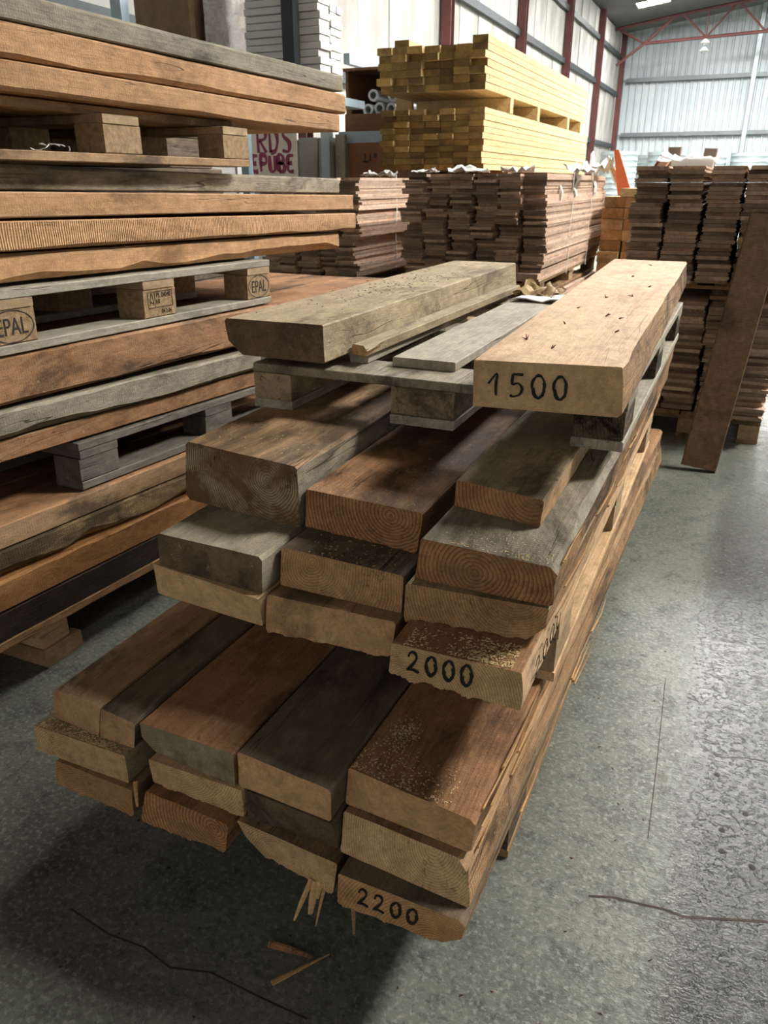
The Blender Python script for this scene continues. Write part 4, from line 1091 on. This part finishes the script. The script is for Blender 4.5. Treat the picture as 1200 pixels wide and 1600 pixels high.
# paper-wrapped pack and the plastic-wrapped pack
slab('paper_pack', -4.95, -4.35, 6.0, 6.7, 1.862, 2.75, 'paper', 'brown paper-wrapped pack on the rack shelf', 'pack', ch=.03)
e = empty('wrapped_pack', (-4.29, 6.05, 1.862)); tag(e, 'tall pack of pale boxes wrapped in clear white plastic', 'pack')
for i in range(4):
    for j in range(2):
        MB().box(.0 + j * .0, .27, .02 + j * .25, .02 + j * .25 + .24, i * .2, i * .2 + .195, ch=.005).build('box', 'poster', e)
def wrapper(x0, x1, y0, y1, h, seed):
    n = 28; m = 18; v = []; f = []
    for j in range(m + 1):
        z = h * j / m
        for i in range(n):
            a = 6.2832 * i / n
            cx, cy = (x0 + x1) / 2, (y0 + y1) / 2
            c, s = math.cos(a), math.sin(a); k = 1 / max(abs(c), abs(s)) ** .75
            b = 1 + .05 * nz((c * 3, s * 3, z * 5), 1.2, seed) + .05 * nz((c * 9, s * 9, z * 12), 1.2, seed + 1)
            bulge = .06 * max(0, nz((c * 1.5, s, z * 3), 1, seed + 3)) * (1 if c > 0 else .3)
            v.append((cx + (x1 - x0) / 2 * c * k * b + bulge * c, cy + (y1 - y0) / 2 * s * k * b, z))
    for j in range(m):
        for i in range(n):
            f.append((j * n + i, j * n + (i + 1) % n, (j + 1) * n + (i + 1) % n, (j + 1) * n + i))
    f.append(tuple(range(m * n, m * n + n)))
    me = bpy.data.meshes.new('plastic_wrap'); me.from_pydata(v, [], f); me.shade_smooth(); me.update()
    return me
link('plastic_wrap', wrapper(-.02, .40, -.02, .55, .9, 3), 'wrap', e)
# lower rack: painted board, grey boxes, crate with tubes, carton
o = slab('painted_board', -5.2, -4.58, 8.0, 8.04, .9, 1.78, 'poster', 'pale board with purple spray-painted letters', 'board')
GL = {'R': [[(0, 0), (0, 1), (.7, .95), (.75, .6), (.05, .5)], [(.2, .5), (.8, 0)]], 'D': [[(0, 0), (0, 1), (.6, .85), (.75, .45), (.5, .08), (0, 0)]], 'S': [[(.8, .9), (.3, 1), (.1, .7), (.7, .4), (.6, .05), (0, .08)]],
      'E': [[(.8, 1), (.1, .95), (0, .5), (.1, .05), (.8, 0)], [(0, .5), (.6, .52)]], 'P': [[(0, 0), (0, 1), (.7, .95), (.7, .55), (0, .5)]], 'U': [[(0, 1), (.05, .2), (.4, 0), (.75, .2), (.8, 1)]], 'B': [[(0, 0), (0, 1), (.6, .95), (.6, .6), (0, .52), (.7, .45), (.7, .05), (0, 0)]]}
def gl(word, x0, x1, z0, z1):
    out = []; w = (x1 - x0) / len(word)
    for i, c in enumerate(word):
        for st in GL[c]: out.append([(x0 + (i + .08 + .8 * a) * w, z0 + b * (z1 - z0)) for a, b in st])
    return out
ribbon('spray_letters', gl('RDS', .12, .58, .62, .86) + gl('EPUBE', .03, .6, .43, .59), .048, lambda u, v: (Vector((u, 0, v)), Vector((0, -1, 0)), 1, 1), o, 'purple', lift=.001)
slab('carton', -4.56, -4.33, 8.0, 8.5, .9, 1.66, 'greybox', 'left grey carton beside the spray-painted board', 'carton', ch=.006)
slab('carton', -4.32, -4.14, 8.0, 8.5, .9, 1.655, 'greybox', 'right grey carton beside the spray-painted board', 'carton', ch=.006)
slab('board', -4.09, -3.98, 7.95, 8.0, .9, 1.68, 'palgrey', 'grey upright board beside the grey cartons', 'board')
slab('rack_shelf', -5.25, -3.2, 7.95, 9.2, .84, .898, 'bluesteel', 'low rack shelf under the spray-painted board and cartons', 'shelf')
for x in (-5.2, -3.32):
    slab('rack_upright', x, x + .08, 8.4, 8.48, 0, .839, 'bluesteel', '%s upright under the low rack shelf' % ('left' if x < -5 else 'right'), 'upright')
slab('rack_shelf', -4.1, -3.2, 8.05, 9.2, 1.602, 1.71, 'bluesteel', 'rack shelf under the tube crate', 'shelf')
o = slab('carton', -3.97, -3.48, 8.02, 8.6, .9, 1.6, 'cardboard', 'brown carton with printed arrows below the tube crate', 'carton', ch=.006)
def pl(u, v): return Vector((u, 0, v)), Vector((0, -1, 0)), 1, 1
ribbon('printed_arrows', [[(.19, .52), (.19, .56), (.19, .60)], [(.16, .52), (.19, .52), (.23, .52)], [(.25, .52), (.25, .56), (.25, .60)], loop(.31, .58, .012, .014, 1.1, 0, 10, 0)], .018, pl, o, 'brand', lift=.001)
e = empty('tube_crate', (-4.02, 8.05, 1.711)); tag(e, 'brown crate of boards holding white tubes', 'crate')
MB().box(0, .75, 0, .03, 0, .16, ch=.003).build('front_board', 'crate', e)
MB().box(0, .03, .031, .9, 0, .55, ch=.003).build('side_board', 'crate', e)
MB().box(0, .75, .901, .93, 0, .55, ch=.003).build('back_board', 'crate', e)
MB().box(.031, .75, .031, .9, 0, .02, ch=.003).build('base_board', 'crate', e)
MB().box(-.02, .75, -.02, .93, .551, .575, ch=.003).build('lid_board', 'crate', e)
def tube_obj(x, z, lab):
    k = 20; v = []; f = []
    for y, r in ((0, .034), (0, .056), (.75, .056), (.75, .034)):
        for i in range(k):
            a = 6.2832 * i / k; v.append((r * math.cos(a), y, r * math.sin(a)))
    for j in range(4):
        for i in range(k):
            f.append((j * k + i, j * k + (i + 1) % k, ((j + 1) % 4) * k + (i + 1) % k, ((j + 1) % 4) * k + i))
    me = bpy.data.meshes.new('tube'); me.from_pydata(v, [], [q[::-1] for q in f]); me.shade_smooth(); me.set_sharp_from_angle(angle=.6); me.update()
    tag(link('tube', me, 'tube', loc=(x, 8.1, z)), lab, 'tube', 'white tubes in the crate')
for i, (x, z) in enumerate(((-3.85, 1.79), (-3.73, 1.79), (-3.6, 1.79), (-3.47, 1.79), (-3.78, 1.91), (-3.65, 1.92), (-3.52, 1.91), (-3.4, 1.92), (-3.72, 2.04), (-3.5, 2.035))):
    tube_obj(x, z, 'white hollow tube, %s in the %s row of the brown crate' % (('leftmost', 'second', 'third', 'rightmost')[(i % 4) if i < 8 else (i - 8) * 3], ('bottom', 'middle', 'top')[i // 4]))
slab('box', -3.42, -3.25, 8.0, 8.05, 1.88, 1.99, 'tan_paper', 'small tan printed box beside the white tubes', 'box')
slab('rack_beam', -4.15, -4.08, 8.3, 12.5, 2.36, 2.46, 'bluesteel', 'pale blue rack beam above the tube crate', 'beam')

# ------------------------------------------------------------------ loose sawdust and chips
def on_plank(k, y0, y1, u0, u1, dens=1.0):
    q = F[k]
    def spot(rs):
        while True:
            u = rs.uniform(u0, u1); t_ = rs.random() ** 1.6
            x = q[0][0] + (q[1][0] - q[0][0]) * u
            yb = q[0][1] + (q[1][1] - q[0][1]) * u
            y = yb + y0 + (y1 - y0) * t_
            if nz((x * 14, y * 14, 0), 1, 3.3) + rs.uniform(-.5, .5) > -.1: return (x, y, q[4] + .0006)
    return spot
flakes('sawdust', 'sawdust on the front corner of the red-brown top right plank, lowest pack', 420, on_plank('a43', .004, .09, .02, .8), .0021, 'sawdust', seed=1)
flakes('sawdust', 'small heap of sawdust at the left of the red-brown top right plank', 260, lambda rs: (-.395 + rs.gauss(0, .013), .975 + rs.gauss(0, .02), .3608), .002, 'sawdust', seed=12)
flakes('sawdust', 'sawdust along the front edge of the plank marked 2000', 520, on_plank('b31', .004, .07, .1, .92), .0029, 'sawdust', seed=2)
flakes('sawdust', 'sawdust on the wide grey-topped plank', 380, on_plank('b33', .004, .09, .1, .95), .0019, 'sawdust', seed=3)
flakes('sawdust', 'sawdust covering the plank that sticks out furthest left', 700, on_plank('a12', .002, .03, .05, .95), .0024, 'sawdust', seed=4)
flakes('sawdust', 'fine sawdust on the mouldy-ended thick beam', 90, on_plank('b13', .02, .3, .1, .9), .0022, 'sawdust', seed=5)
flakes('sawdust', 'fine sawdust on the red-brown plank beside the thick beam', 200, on_plank('b23', .004, .2, .05, .95), .0018, 'sawdust', seed=6)
flakes('sawdust', 'fine sawdust on the plank above the 2000 marking', 120, on_plank('b22', .003, .08, .1, .9), .0018, 'sawdust', seed=16)
flakes('sawdust', 'dark dust and bark crumbs on the thick dusty board', 260, lambda rs: (-.9 + rs.gauss(0, .05), 2.15 + rs.gauss(0, .25), .9462), .0032, 'brand', seed=7, cat='debris')
def on_floor(rs):
    return (rs.uniform(-.35, .5), rs.uniform(.5, 2.8), .0006)
flakes('floor_grit', 'small brown grit and wood crumbs scattered on the concrete aisle', 170, on_floor, .0035, 'chipred', seed=8, cat='debris')
flakes('floor_grit', 'small grit scattered on the concrete left of the front stack', 90, lambda rs: (rs.uniform(-1.5, -.5), rs.uniform(.3, 1.2), .0006), .003, 'brand', seed=9, cat='debris')
q = F['c2']
CH = ((.62, 1.72, 1.5), (.75, 1.7, 1.2), (.45, 1.98, .9), (.7, 2.02, 1.0), (.2, 1.42, 1.3), (.35, 1.6, .7), (.5, 2.4, .9), (.8, 1.55, .8), (.3, 1.8, .6), (.6, 2.7, 1.1), (.78, 2.2, .7), (.45, 1.36, .8))
for i, (u, y, s) in enumerate(CH):
    x = -.386 + .236 * u - .012 * (y - 1.25)
    z = .948 + .018 * (y - 1.25)
    a = random.uniform(0, 3.1)
    m_ = MB()
    for k in range(3):
        b = a + random.uniform(-.9, .9); l = .012 * s * random.uniform(.5, 1)
        m_.tube((0, 0, .0015), (math.cos(b) * l, math.sin(b) * l, .002 + random.uniform(0, .006) * s), .0016, 5, r1=.0006)
    tag(m_.build('bark_chip', 'chipred', loc=(x, y, z)), '%s bark chip counted from the near end, on the board marked 1500' % nth(sorted(CH, key=lambda c: c[1]).index((u, y, s))), 'chip', 'bark chips on the board marked 1500')
